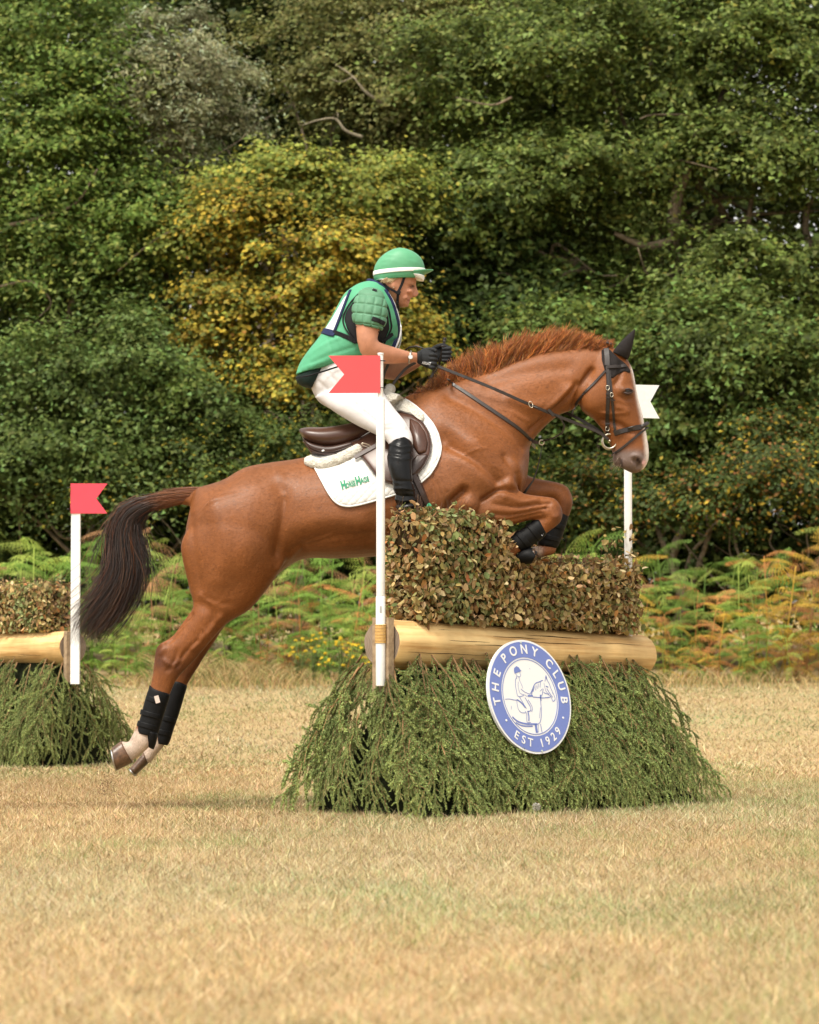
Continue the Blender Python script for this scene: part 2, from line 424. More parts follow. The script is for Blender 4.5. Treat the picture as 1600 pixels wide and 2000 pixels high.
OAK = [(.045, .066, .014), (.066, .090, .020), (.098, .122, .030), (.12, .118, .028)]
LFT = [(.050, .085, .018), (.078, .118, .026), (.120, .155, .040), (.150, .150, .035)]
HAZ = [(.36, .25, .04), (.26, .21, .04), (.16, .165, .034), (.085, .11, .026), (.18, .095, .026)]
tree('oak_tree', 'broad dark green oak filling the right side behind the horse', (3.6, 41.0), [
    (1180, 120, 40.5, 1.7, 1.3, 1.0, 21000), (1460, 90, 40.5, 1.6, 1.3, 1.1, 20000), (920, 180, 41.0, 1.3, 1.2, .9, 15000), (1010, 350, 40.0, 1.35, 1.2, .8, 17000), (1200, 380, 40.6, 1.1, 1.1, .9, 12000),
    (1480, 320, 40.2, 1.2, 1.2, .8, 15000), (880, 390, 40.6, .8, .9, .5, 8000), (1160, 590, 40.4, .85, .9, .5, 8000), (1450, 560, 39.6, 1.4, 1.2, .75, 18000), (1700, 250, 40.4, 1.5, 1.3, 1.4, 12000),
    (1750, 620, 40.2, 1.3, 1.2, 1.2, 9000), (1280, -120, 41, 2.4, 1.5, 1.1, 12000)],
    OAK, [4, 4, 3, 1], .088, limbs=[([(1330, 640), (1322, 480), (1318, 400), (1345, 320), (1360, 250)], 39.9, .13, .05), ([(1320, 470), (1260, 480), (1200, 455)], 39.7, .07, .03), ([(1000, 190), (960, 205), (890, 190)], 39.4, .018, .006), ([(1200, 285), (1150, 320), (1090, 330)], 39.2, .014, .005)], tr=.26, tip=[(.16, .18, .05), (.19, .20, .065)])
tree('oak_sapling', 'low green oak branches hanging to the bracken behind the white flag', (3.1, 38.2), [
    (1080, 690, 38.6, .95, .9, .62, 9500), (1330, 720, 38.2, 1.0, .9, .7, 12000), (1530, 690, 38.2, .9, .9, .6, 10000), (1380, 860, 38.4, .9, .9, .55, 7000), (1150, 850, 38.8, .9, .8, .6, 6000), (1640, 820, 38.4, .8, .8, .8, 6000)],
    OAK, [4, 4, 3, 1], .088, tr=.09, tip=[(.13, .175, .055)])
tree('field_maple_tree', 'tall bright green tree at the left edge above the bracken', (-4.4, 39.6), [
    (90, 60, 40.2, 1.3, 1.2, .95, 15000), (-90, 280, 39.6, 1.2, 1.2, 1.3, 11000), (90, 300, 39.4, 1.05, 1.1, .8, 14000), (230, 430, 39.4, .85, 1.0, .6, 10500), (60, 520, 39.3, 1.0, 1.0, .8, 13000), (250, 560, 39.6, .75, .9, .6, 8500), (180, 180, 39.8, .8, 1, .6, 7500), (-60, 40, 40.6, 1.3, 1.2, 1.2, 7000)],
    LFT, [4, 4, 3, 1], .082, limbs=[([(20, 440), (80, 425), (150, 395), (190, 330)], 38.6, .03, .01), ([(0, 560), (60, 550), (100, 590), (75, 620)], 38.5, .02, .006), ([(230, 530), (300, 470), (360, 440)], 38.5, .014, .004)], tr=.2, tip=[(.17, .21, .055), (.21, .22, .06)])
tree('hawthorn_tree', 'dense dark green thorn bush at the lower left behind the tail', (-3.4, 37.6), [
    (60, 770, 37.8, 1.0, .9, .75, 12500), (260, 720, 37.8, .9, .9, .65, 11500), (410, 810, 37.9, .6, .7, .6, 6500), (200, 880, 37.7, 1.1, .8, .5, 8500), (-80, 860, 37.8, .8, .8, .8, 5000), (30, 940, 38.0, .8, .7, .4, 4000)],
    [(.045, .068, .017), (.066, .092, .024), (.10, .125, .04)], [4, 4, 2], .078, tr=.08, tip=[(.13, .17, .06)])
tree('willow_tree', 'silvery grey-green willow crown between the left trees', (-3.0, 41.8), [
    (325, 110, 39.6, .66, .6, .55, 12500), (400, 190, 39.8, .46, .6, .6, 8000), (345, 250, 39.6, .55, .6, .45, 8500), (265, 180, 39.6, .42, .6, .5, 5500)],
    [(.19, .185, .12), (.26, .25, .18), (.12, .125, .07)], [4, 3, 3], .085, aspect=.26, tr=.1, puff=.3, tip=[(.34, .32, .25)])
tree('hazel_bush', 'yellowing hazel bush in autumn colour behind the rider', (-1.35, 38.4), [
    (470, 480, 38.6, .62, .7, .55, 9000), (640, 560, 38.3, .85, .8, .7, 13000), (450, 620, 38.4, .6, .7, .6, 8500), (560, 740, 38.4, .85, .8, .6, 10500), (720, 690, 38.3, .6, .7, .6, 7500), (800, 640, 38.5, .5, .6, .6, 4000)],
    HAZ, [3.2, 3.4, 3.2, 2.4, .4], .072, aspect=.85, full=True, barkm=M_bark_pale, tr=.06, puff=.36, cat='bush')
tree('hazel_bush', 'green and pale yellow hazel top above the yellower bush', (-.9, 39.3), [
    (610, 395, 39.0, .85, .7, .45, 9500), (735, 420, 39.1, .5, .6, .5, 5500), (430, 385, 39.1, .45, .6, .35, 3800), (520, 360, 39.2, .5, .6, .3, 3500), (765, 335, 39.3, .4, .5, .3, 2600), (370, 480, 39.0, .3, .5, .5, 2600)],
    [(.12, .145, .032), (.17, .18, .04), (.26, .22, .045), (.085, .11, .026)], [4, 3, 1.6, 2.5], .072, aspect=.85, full=True, barkm=M_bark_pale, tr=.05, puff=.34, cat='bush', tip=[(.24, .23, .06)])
tree('alder_tree', 'tree with green leaves darkened as shade, deep in the gap above the yellow bush', (-1.7, 43.5), [
    (520, 130, 45.0, 1.2, .8, 1.2, 9000), (560, 310, 45.2, 1.3, .8, .7, 5000), (480, 20, 44.6, 1.2, .8, .8, 7000), (640, 260, 45.0, 1.2, .8, 1., 5000)],
    [(.028, .040, .010), (.042, .052, .014), (.065, .07, .018)], [4, 3, 2], .085, tr=.14)  # leaf greens darkened so the gap's deep shade sits in the colour
tree('elm_tree', 'olive brown leaved tree with pale bare twigs at top centre', (-.2, 42.4), [
    (720, 60, 42.2, 1.3, 1.0, .9, 15000), (680, 170, 41.8, .7, .8, .5, 7500), (790, 210, 42.0, .8, .9, .6, 8000), (860, 40, 42.4, 1.0, 1., .8, 7000), (760, 280, 42.0, .55, .7, .35, 4000)],
    [(.12, .115, .04), (.15, .14, .055), (.085, .095, .03)], [4, 3, 3], .078, barkm=M_bark_pale, limbs=[([(752, 203), (715, 180), (690, 150), (655, 125)], 41.0, .028, .008), ([(708, 268), (675, 255), (655, 232), (620, 235), (590, 245)], 40.9, .026, .006), ([(690, 150), (665, 160), (640, 150)], 41.0, .012, .004)], tr=.13, tip=[(.20, .185, .08)])
tree('bramble_thicket', 'low tangled dark bush with yellow leaves behind the fern on the right', (4.6, 36.8), [
    (1510, 900, 37.0, .95, .7, .55, 9500), (1370, 980, 36.9, .7, .6, .35, 5000), (1640, 960, 37.0, .7, .6, .6, 4000), (1200, 960, 37.2, .8, .6, .4, 4500)],
    [(.036, .055, .015), (.06, .075, .02), (.26, .18, .025), (.18, .085, .03)], [4, 3, .8, .8], .07, tr=.04, full=True, cat='bush', puff=.3)
tree('dogwood_bush', 'low dark bush flecked with yellow between the tail and the saddle', (-1.9, 36.9), [
    (540, 900, 37.2, .75, .6, .5, 8000), (400, 930, 37.2, .7, .6, .4, 5000), (700, 880, 37.4, .7, .6, .5, 5500), (250, 990, 37, .7, .6, .3, 3500), (880, 900, 37.6, .8, .6, .6, 4500), (1020, 960, 37.5, .7, .6, .45, 3500)],
    [(.036, .056, .014), (.06, .08, .022), (.26, .205, .03)], [4, 3, .7], .07, tr=.04, full=True, cat='bush', puff=.3)
tree('shade_thicket', 'undergrowth with leaves darkened as deep shade, closing the gap under the trees behind the bracken', (.3, 38.9), [
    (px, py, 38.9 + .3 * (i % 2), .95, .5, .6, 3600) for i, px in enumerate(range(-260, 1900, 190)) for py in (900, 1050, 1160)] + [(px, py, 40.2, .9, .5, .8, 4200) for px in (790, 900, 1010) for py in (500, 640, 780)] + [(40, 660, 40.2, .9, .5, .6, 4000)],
    [(.03, .05, .014), (.045, .065, .018), (.07, .085, .022)], [3, 3, 1], .11, sub=26, tr=.05, cat='bush')  # fill behind the gaps, their darkness put into the leaf colours
for (bx, lab, px) in ((-6.0, 'dark tree mass standing farthest back at the left', 100), (0.2, 'dark tree mass standing farthest back in the middle', 800), (6.4, 'dark tree mass standing farthest back at the right', 1500)):
    tree('beech_tree', lab, (bx, 46.5), [(px + dx, py, 46.5, 2.6, 1.2, 2.0, 9500) for dx in (-420, 0, 420) for py in (60, 450, 830)],
         [(.05, .075, .02), (.07, .09, .025)], [1, 1], .2, sub=14, tr=.25, puff=.7)

for (bx, lab, px, by) in ((-8.6, 'tall green tree standing next left of the field maple', -480, 40.5), (8.8, 'tall green oak standing next right of the broad oak', 2080, 40.5), (-12.5, 'outermost tall green tree at the left end of the wood', -1050, 41.5), (12.8, 'outermost tall green oak at the right end of the wood', 2660, 41.5)):
    tree('oak_tree', lab, (bx, by), [(px + dx, py, by, 1.9, 1.2, 1.3, 4200) for dx in (-200, 180) for py in (-20, 330, 660, 960)], OAK, [4, 4, 3, 1], .15, sub=16, tr=.22, puff=.6)

# ------------------------------------------------------------------ bracken
def frond(L, npin=15, droop=.35, curl=.0, seed=0):
    r = np.random.default_rng(seed); V = []; F = []
    def leaf(p, d, n, l, w):
        s = np.cross(d, n); s /= np.linalg.norm(s) + 1e-9; i = len(V)
        V.extend([p, p + d * l * .45 + s * w - n * l * .06, p + d * l - n * l * .15, p + d * l * .45 - s * w - n * l * .06]); F.append((i, i + 1, i + 2, i + 3))
    t = np.linspace(0, 1, 14); R = np.stack([L * t * (1 - .12 * t), 0 * t, -droop * L * t ** 2.2], 1)
    for a, b in zip(R[:-1], R[1:]):
        i = len(V); w = .0035; V.extend([a + [0, w, 0], a - [0, w, 0], b - [0, w, 0], b + [0, w, 0]]); F.append((i, i + 1, i + 2, i + 3))
    for k in range(npin):
        u = .04 + .95 * k / npin; p = np.array([np.interp(u, t, R[:, j]) for j in range(3)]); tg = np.array([np.interp(min(u + .05, 1), t, R[:, j]) for j in range(3)]) - p + np.array([1e-6, 0, 0]); tg /= np.linalg.norm(tg)
        pl = L * .46 * (1 - u) ** .8 * (.75 + .25 * min(1, u * 6)) + .015
        for s in (-1, 1):
            ang = math.radians(68 - 18 * u + r.normal() * 6); d = tg * math.cos(ang) + np.array([0, s, 0]) * math.sin(ang) + np.array([0, 0, -.12 - .2 * r.random() - curl]); d /= np.linalg.norm(d)
            n = np.array([0, 0, 1.0]) - d * d[2]; n /= np.linalg.norm(n); q = p.copy(); m = max(3, int(pl / .026)); dd = d.copy()
            for j in range(m):
                v = (j + .4) / m; dd = dd + np.array([0, 0, -.05 - curl * .2]); dd /= np.linalg.norm(dd); q = q + dd * pl / m; sd = np.cross(n, dd)
                pw = .055 * L / .7 * (1 - v) ** .7 + .007
                for s2 in (-1, 1): leaf(q, (sd * s2 * .85 + dd * .5), n, pw * (.8 + .4 * r.random()), pw * .15)
    return np.array(V), np.array(F)

def fern_mesh(seed, curl=0.):
    r = np.random.default_rng(seed); VV = []; FF = []; o = 0; H = 1.0
    n = 9
    for i in range(n):
        h = H * (.22 + .78 * (i / (n - 1)) ** .8); L = r.uniform(.34, .56) * (1.1 - .35 * h); V, F = frond(L, 12, r.uniform(.2, .65), curl, seed * 17 + i); az = 2.4 * i + r.normal() * .5; el = r.uniform(-.05, .55) + .45 * h ** 3
        ce, se = math.cos(el), math.sin(el); V = np.stack([V[:, 0] * ce - V[:, 2] * se, V[:, 1], V[:, 0] * se + V[:, 2] * ce], 1)
        ca, sa = math.cos(az), math.sin(az); V = np.stack([V[:, 0] * ca - V[:, 1] * sa, V[:, 0] * sa + V[:, 1] * ca, V[:, 2]], 1)
        V = V + [0, 0, h]; VV.append(V); FF.append(F + o); o += len(V)
    mb = MB(); mb.tube([(0, 0, -.1), (.01, .01, H * .5), (0, 0, H)], [.008, .007, .004], 4)
    VV.append(np.array(mb.v)); FF.append(np.array([f for f in mb.f if len(f) == 4]) + o)
    return np_mesh('bracken', np.concatenate(VV), np.concatenate(FF))
def fern_mat(nm, a, var=.3): return mat(nm, a, .6, .3, noise=(3.5, .45), trans=.45, var=var)
FM = {'green': fern_mat('fern_green', (.19, .32, .06)), 'light': fern_mat('fern_light', (.35, .43, .095)), 'yellow': fern_mat('fern_yellow', (.55, .37, .06)), 'orange': fern_mat('fern_orange', (.48, .22, .075)), 'brown': fern_mat('fern_brown', (.40, .22, .11))}
LAB = {'green': 'deep green bracken fern', 'light': 'pale green bracken fern', 'yellow': 'yellow turned bracken fern', 'orange': 'orange turned bracken fern', 'brown': 'withered brown bracken fern'}
ferns = [fern_mesh(s, 0 if s < 4 else .12) for s in range(6)]
for me in ferns: me.materials.append(FM['green'])
def put_fern(x, y, s, kind, zoff=0):
    o = bpy.data.objects.new('bracken_fern', random.choice(ferns)); C.objects.link(o)
    o.location = (x, y, float(gz(x, y)) + zoff); o.rotation_euler = (random.gauss(0, .12), random.gauss(0, .12), random.uniform(0, 6.28)); o.scale = (s, s, s * random.uniform(.9, 1.15))
    o.material_slots[0].link = 'OBJECT'; o.material_slots[0].material = FM[kind]
    px = 800 + x / y * FPX; reg = 'behind the left fence' if px < 140 else "behind the horse's tail" if px < 400 else "seen under the horse's belly" if px < 740 else 'behind the near fence' if px < 1245 else 'to the right of the near fence'
    tag(o, LAB[kind] + ' ' + reg, 'fern', kind + ' bracken ferns ' + reg)
cnt = 0
for row, (y, s0, step) in enumerate(((33.05, .38, .32), (33.4, .58, .32), (33.8, .80, .34), (34.3, .98, .34), (34.9, 1.12, .36), (35.5, 1.26, .33), (36.0, 1.38, .34))):
    x = -6.4
    while x < 6.6:
        px = 800 + x / y * FPX; r = random.random()
        if px > 1150: kind = 'yellow' if r < .16 else 'orange' if r < .33 else 'brown' if r < .40 else 'light' if r < .66 else 'green'
        elif px > 380: kind = 'orange' if r < .06 else 'brown' if r < .16 else 'light' if r < .52 else 'green'
        else: kind = 'brown' if r < .06 else 'yellow' if r < .08 else 'light' if r < .5 else 'green'
        if not (row == 0 and random.random() < .15): put_fern(x + random.gauss(0, .08), y + random.gauss(0, .15), s0 * random.uniform(.75, 1.15), kind)
        x += step * random.uniform(.75, 1.3); cnt += 1
for (px, py, k) in ((1530, 1060, 'yellow'), (1190, 1060, 'yellow'), (1310, 1200, 'orange'), (1555, 1150, 'yellow'), (1470, 1180, 'orange'), (1385, 1240, 'orange'), (60, 1040, 'light'), (300, 1060, 'light')):
    q = P(px, py, 33.8); put_fern(q.x, 33.8, (q.z - float(gz(0, 33.8))) / 1.1, k)

# ragwort in flower at the edge of the field
M_petal = mat('ragwort_yellow', (.62, .42, .02), .6, .3); M_stem = mat('weed_stem', (.11, .15, .05), .7, .2)
for i, (px, h) in enumerate(((585, .46), (610, .52), (640, .34), (668, .50), (690, .40), (705, .30))):
    q = P(px, 1318, 33.0); t = empty('ragwort_plant', (q.x, 33.0, float(gz(q.x, 33.0)))); r = random.Random(i)
    tag(t, 'yellow flowered ragwort plant in the dry grass before the bracken', 'wildflower', 'ragwort plants')
    mb = MB(); heads = []
    for k in range(9):
        e = Vector((r.gauss(0, .07), r.gauss(0, .06), h * r.uniform(.55, 1.05))); mb.tube([(r.gauss(0, .02), r.gauss(0, .02), -.02), (e.x * .4, e.y * .4, e.z * .6), e], [.005, .004, .002], 4); heads.append(e)
        for j in range(5):
            z = e * r.uniform(.3, .85); d = Vector((r.gauss(0, 1), r.gauss(0, 1), .3)).normalized() * .06; s = Vector((-d.y, d.x, 0)) * .25; mb.add([z, z + d * .5 + s, z + d, z + d * .5 - s], [(0, 1, 2, 3)])
    obj('stem', mb.mesh('stem'), M_stem, t)
    for e in heads:
        m2 = MB()
        for k in range(7):
            a = k * .9; m2.add(*ellipsoid(e + Vector((math.cos(a) * .014 * (k > 0), math.sin(a) * .014 * (k > 0), r.gauss(0, .006))), (.009, .009, .006), 4))
        obj('flower', m2.mesh('flower'), M_petal, t)
# ================================================================== the fences
def wood_mat(name, a, b, along=1.5, across=40):
    m = bpy.data.materials.new(name); m.use_nodes = True; N = m.node_tree.nodes; L = m.node_tree.links; bs = N['Principled BSDF']; bs.inputs['Roughness'].default_value = .65; bs.inputs['Specular IOR Level'].default_value = .25
    tc = N.new('ShaderNodeTexCoord'); mp = N.new('ShaderNodeMapping'); mp.inputs['Scale'].default_value = (along, across, across); L.new(tc.outputs['Object'], mp.inputs[0])
    n = N.new('ShaderNodeTexNoise'); n.inputs['Scale'].default_value = 1; n.inputs['Detail'].default_value = 7; n.inputs['Roughness'].default_value = .65; L.new(mp.outputs[0], n.inputs['Vector'])
    r = N.new('ShaderNodeValToRGB'); r.color_ramp.elements[0].position = .36; r.color_ramp.elements[0].color = (*a, 1); r.color_ramp.elements[1].position = .58; r.color_ramp.elements[1].color = (*b, 1); L.new(n.outputs['Fac'], r.inputs[0])
    n2 = N.new('ShaderNodeTexNoise'); n2.inputs['Scale'].default_value = 5; n2.inputs['Detail'].default_value = 4; L.new(tc.outputs['Object'], n2.inputs['Vector'])
    mr = N.new('ShaderNodeMapRange'); mr.inputs[1].default_value = .3; mr.inputs[2].default_value = .7; mr.inputs[3].default_value = .8; mr.inputs[4].default_value = 1.15; L.new(n2.outputs['Fac'], mr.inputs[0])
    sc = N.new('ShaderNodeVectorMath'); sc.operation = 'SCALE'; L.new(r.outputs[0], sc.inputs[0]); L.new(mr.outputs[0], sc.inputs['Scale']); L.new(sc.outputs[0], bs.inputs['Base Color'])
    bp = N.new('ShaderNodeBump'); bp.inputs['Strength'].default_value = .5; bp.inputs['Distance'].default_value = .006; L.new(n.outputs['Fac'], bp.inputs['Height']); L.new(bp.outputs[0], bs.inputs['Normal'])
    return m
def ring_mat():
    m = bpy.data.materials.new('log_end'); m.use_nodes = True; N = m.node_tree.nodes; L = m.node_tree.links; bs = N['Principled BSDF']; bs.inputs['Roughness'].default_value = .85; bs.inputs['Specular IOR Level'].default_value = .1
    tc = N.new('ShaderNodeTexCoord'); w = N.new('ShaderNodeTexWave'); w.wave_type = 'RINGS'; w.rings_direction = 'X'; w.inputs['Scale'].default_value = 32; w.inputs['Distortion'].default_value = 2.5; w.inputs['Detail'].default_value = 3
    L.new(tc.outputs['Object'], w.inputs['Vector']); r = N.new('ShaderNodeValToRGB'); r.color_ramp.elements[0].color = (.17, .125, .09, 1); r.color_ramp.elements[1].color = (.27, .21, .16, 1); L.new(w.outputs['Fac'], r.inputs[0])
    n = N.new('ShaderNodeTexNoise'); n.inputs['Scale'].default_value = 14; n.inputs['Detail'].default_value = 6; L.new(tc.outputs['Object'], n.inputs['Vector']); mr = N.new('ShaderNodeMapRange'); mr.inputs[3].default_value = .6; mr.inputs[4].default_value = 1.35; L.new(n.outputs['Fac'], mr.inputs[0])
    sc = N.new('ShaderNodeVectorMath'); sc.operation = 'SCALE'; L.new(r.outputs[0], sc.inputs[0]); L.new(mr.outputs[0], sc.inputs['Scale']); L.new(sc.outputs[0], bs.inputs['Base Color']); return m
M_log = wood_mat('peeled_log', (.50, .28, .10), (.72, .50, .23), 1.3, 26); M_ring = ring_mat()
M_board = wood_mat('rough_board', (.24, .165, .10), (.37, .27, .17), 30, 30)
M_core = mat('hollow_shade', (.014, .016, .008), 1, .05, noise=(20, .5)); M_bcore = mat('brush_core', (.045, .030, .014), 1, .05, noise=(30, .6))
M_crack = mat('wood_crack', (.035, .02, .01), 1, .05)
M_twig = mat('spruce_twig', attr='col', rough=.75, spec=.2, var=.22, trans=.12)
M_dry = mat('dry_leaves', attr='col', rough=.7, spec=.2, trans=.2)
M_white = mat('white_plastic', (.74, .74, .73), .4, .4, noise=((4, .08), (60, .06))); M_red = mat('flag_red', (.66, .062, .070), .45, .4, noise=(6, .05)); M_black = mat('black_tie', (.012, .012, .013), .45, .4)
M_string = mat('string', (.55, .34, .12), .9, .1)

def bough_mesh(seed):
    "spruce bough: stem along +x, shoots to both sides, every needle a small blade"
    r = np.random.default_rng(seed); segs = []; L = .62
    stem = catmull([(0, 0, 0), (.2, r.normal() * .02, .02), (.42, r.normal() * .04, .015), (L, r.normal() * .05, -.02)], 8)
    mb = MB(); mb.tube(stem, np.linspace(.0052, .0024, len(stem)), 5); segs.append(stem[1:])
    for i, x in enumerate(np.arange(.02, .60, .042)):
        p = stem[min(int(x / L * len(stem)), len(stem) - 1)]; s = 1 if i % 2 else -1; l = (.25 * (1 - .62 * x / L)) * r.uniform(.7, 1.2); a = math.radians(r.uniform(20, 46)); d = np.array([math.cos(a), s * math.sin(a), r.uniform(-.1, .22)])
        q = catmull([p, p + d * l * .5 + [0, 0, .012 * r.random()], p + d * l * np.array([1.12, .82, 1]) - [0, 0, .05 * l / .2]], 5); mb.tube(q, np.linspace(.0028, .0012, len(q)), 4); segs.append(q)
        if l > .14:
            for k in range(1):
                b = q[r.integers(3, 8)]; a2 = a + math.radians(r.uniform(-45, 45)); d2 = np.array([math.cos(a2), s * math.sin(a2), r.uniform(-.2, .2)]); e = b + d2 * l * r.uniform(.3, .55); q2 = np.array([b, (b + e) / 2 + [0, 0, .005], e]); mb.tube(q2, [.0018, .0015, .001], 4); segs.append(q2)
    V = []; Cc = []
    for q in segs:
        sl = np.linalg.norm(np.diff(q, axis=0), axis=1); cum = np.r_[0, np.cumsum(sl)]; m = int(cum[-1] / .0036)
        if m < 2: continue
        ss = np.linspace(0, cum[-1], m); pos = np.stack([np.interp(ss, cum, q[:, j]) for j in range(3)], 1); tg = np.gradient(pos, axis=0); tg /= np.linalg.norm(tg, axis=1, keepdims=True)
        for k in range(3):
            rd = r.normal(size=(m, 3)); rd[:, 2] = rd[:, 2] * .45 + .12; rd -= tg * np.sum(rd * tg, 1, keepdims=True); rd /= np.linalg.norm(rd, axis=1, keepdims=True)
            d = rd * .78 + tg * .62; ln = r.uniform(.012, .017, m)[:, None] * (.6 + .4 * np.sin(np.linspace(.3, 2.6, m)))[:, None]; w = np.cross(d, r.normal(size=(m, 3))); w /= np.linalg.norm(w, axis=1, keepdims=True); w *= .0028
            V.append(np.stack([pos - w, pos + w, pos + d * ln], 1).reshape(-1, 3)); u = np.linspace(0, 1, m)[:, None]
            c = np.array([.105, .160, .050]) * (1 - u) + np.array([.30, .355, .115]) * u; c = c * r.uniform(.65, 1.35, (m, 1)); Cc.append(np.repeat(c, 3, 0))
    nv = np.concatenate(V); nc = np.concatenate(Cc); tv = np.array(mb.v); tf = [f for f in mb.f if len(f) == 4]; tf = np.array(tf)
    tt = np.concatenate([tf[:, [0, 1, 2]], tf[:, [0, 2, 3]]]); nf = np.arange(len(nv)).reshape(-1, 3) + len(tv)
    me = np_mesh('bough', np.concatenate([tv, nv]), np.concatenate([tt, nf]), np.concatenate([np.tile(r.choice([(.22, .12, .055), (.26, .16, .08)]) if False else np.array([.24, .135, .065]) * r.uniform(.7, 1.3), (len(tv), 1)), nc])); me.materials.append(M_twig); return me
BOUGHS = [bough_mesh(s) for s in range(7)]

def leaf6(c, nrm, size, col, asp=.75):
    N = len(c); nrm = nrm / (np.linalg.norm(nrm, axis=1, keepdims=True) + 1e-9); t = rng.normal(size=(N, 3)); t[:, 2] -= .5; t -= nrm * np.sum(t * nrm, 1, keepdims=True); t /= np.linalg.norm(t, axis=1, keepdims=True); b = np.cross(nrm, t); s = size[:, None]; cu = rng.normal(0, .16, (N, 1)); fo = rng.uniform(-.05, .25, (N, 1)); o = rng.uniform(.6, 1.1, (N, 1)) * asp
    pts = [(-.5, 0), (-.22, .42), (.2, .40), (.52, 0), (.2, -.40), (-.22, -.42)]
    V = np.stack([c + t * s * a + b * s * e * o + nrm * s * (cu * (a * a) * 3 + fo * abs(e) * 1.6) for a, e in pts], 1).reshape(-1, 3); i = np.arange(N)[:, None] * 6
    return V, np.concatenate([i + np.array([[0, 3, 2, 1]]), i + np.array([[0, 5, 4, 3]])], 1).reshape(-1, 4), np.repeat(col, 6, 0)
DRY = [(.42, .29, .13), (.31, .23, .09), (.21, .125, .05), (.18, .18, .065), (.40, .19, .065), (.52, .40, .21)]; DW = [4, 4, 2.2, 2, 1.0, 1.6]
LEAFM = []
for s in range(12):
    V, F, col = leaf6(np.zeros((1, 3)), np.array([[0, 0, 1.0]]), np.array([1.0]), palette(1, DRY, DW)); me = np_mesh('leaf', V, F, col); me.materials.append(M_dry); LEAFM.append(me)

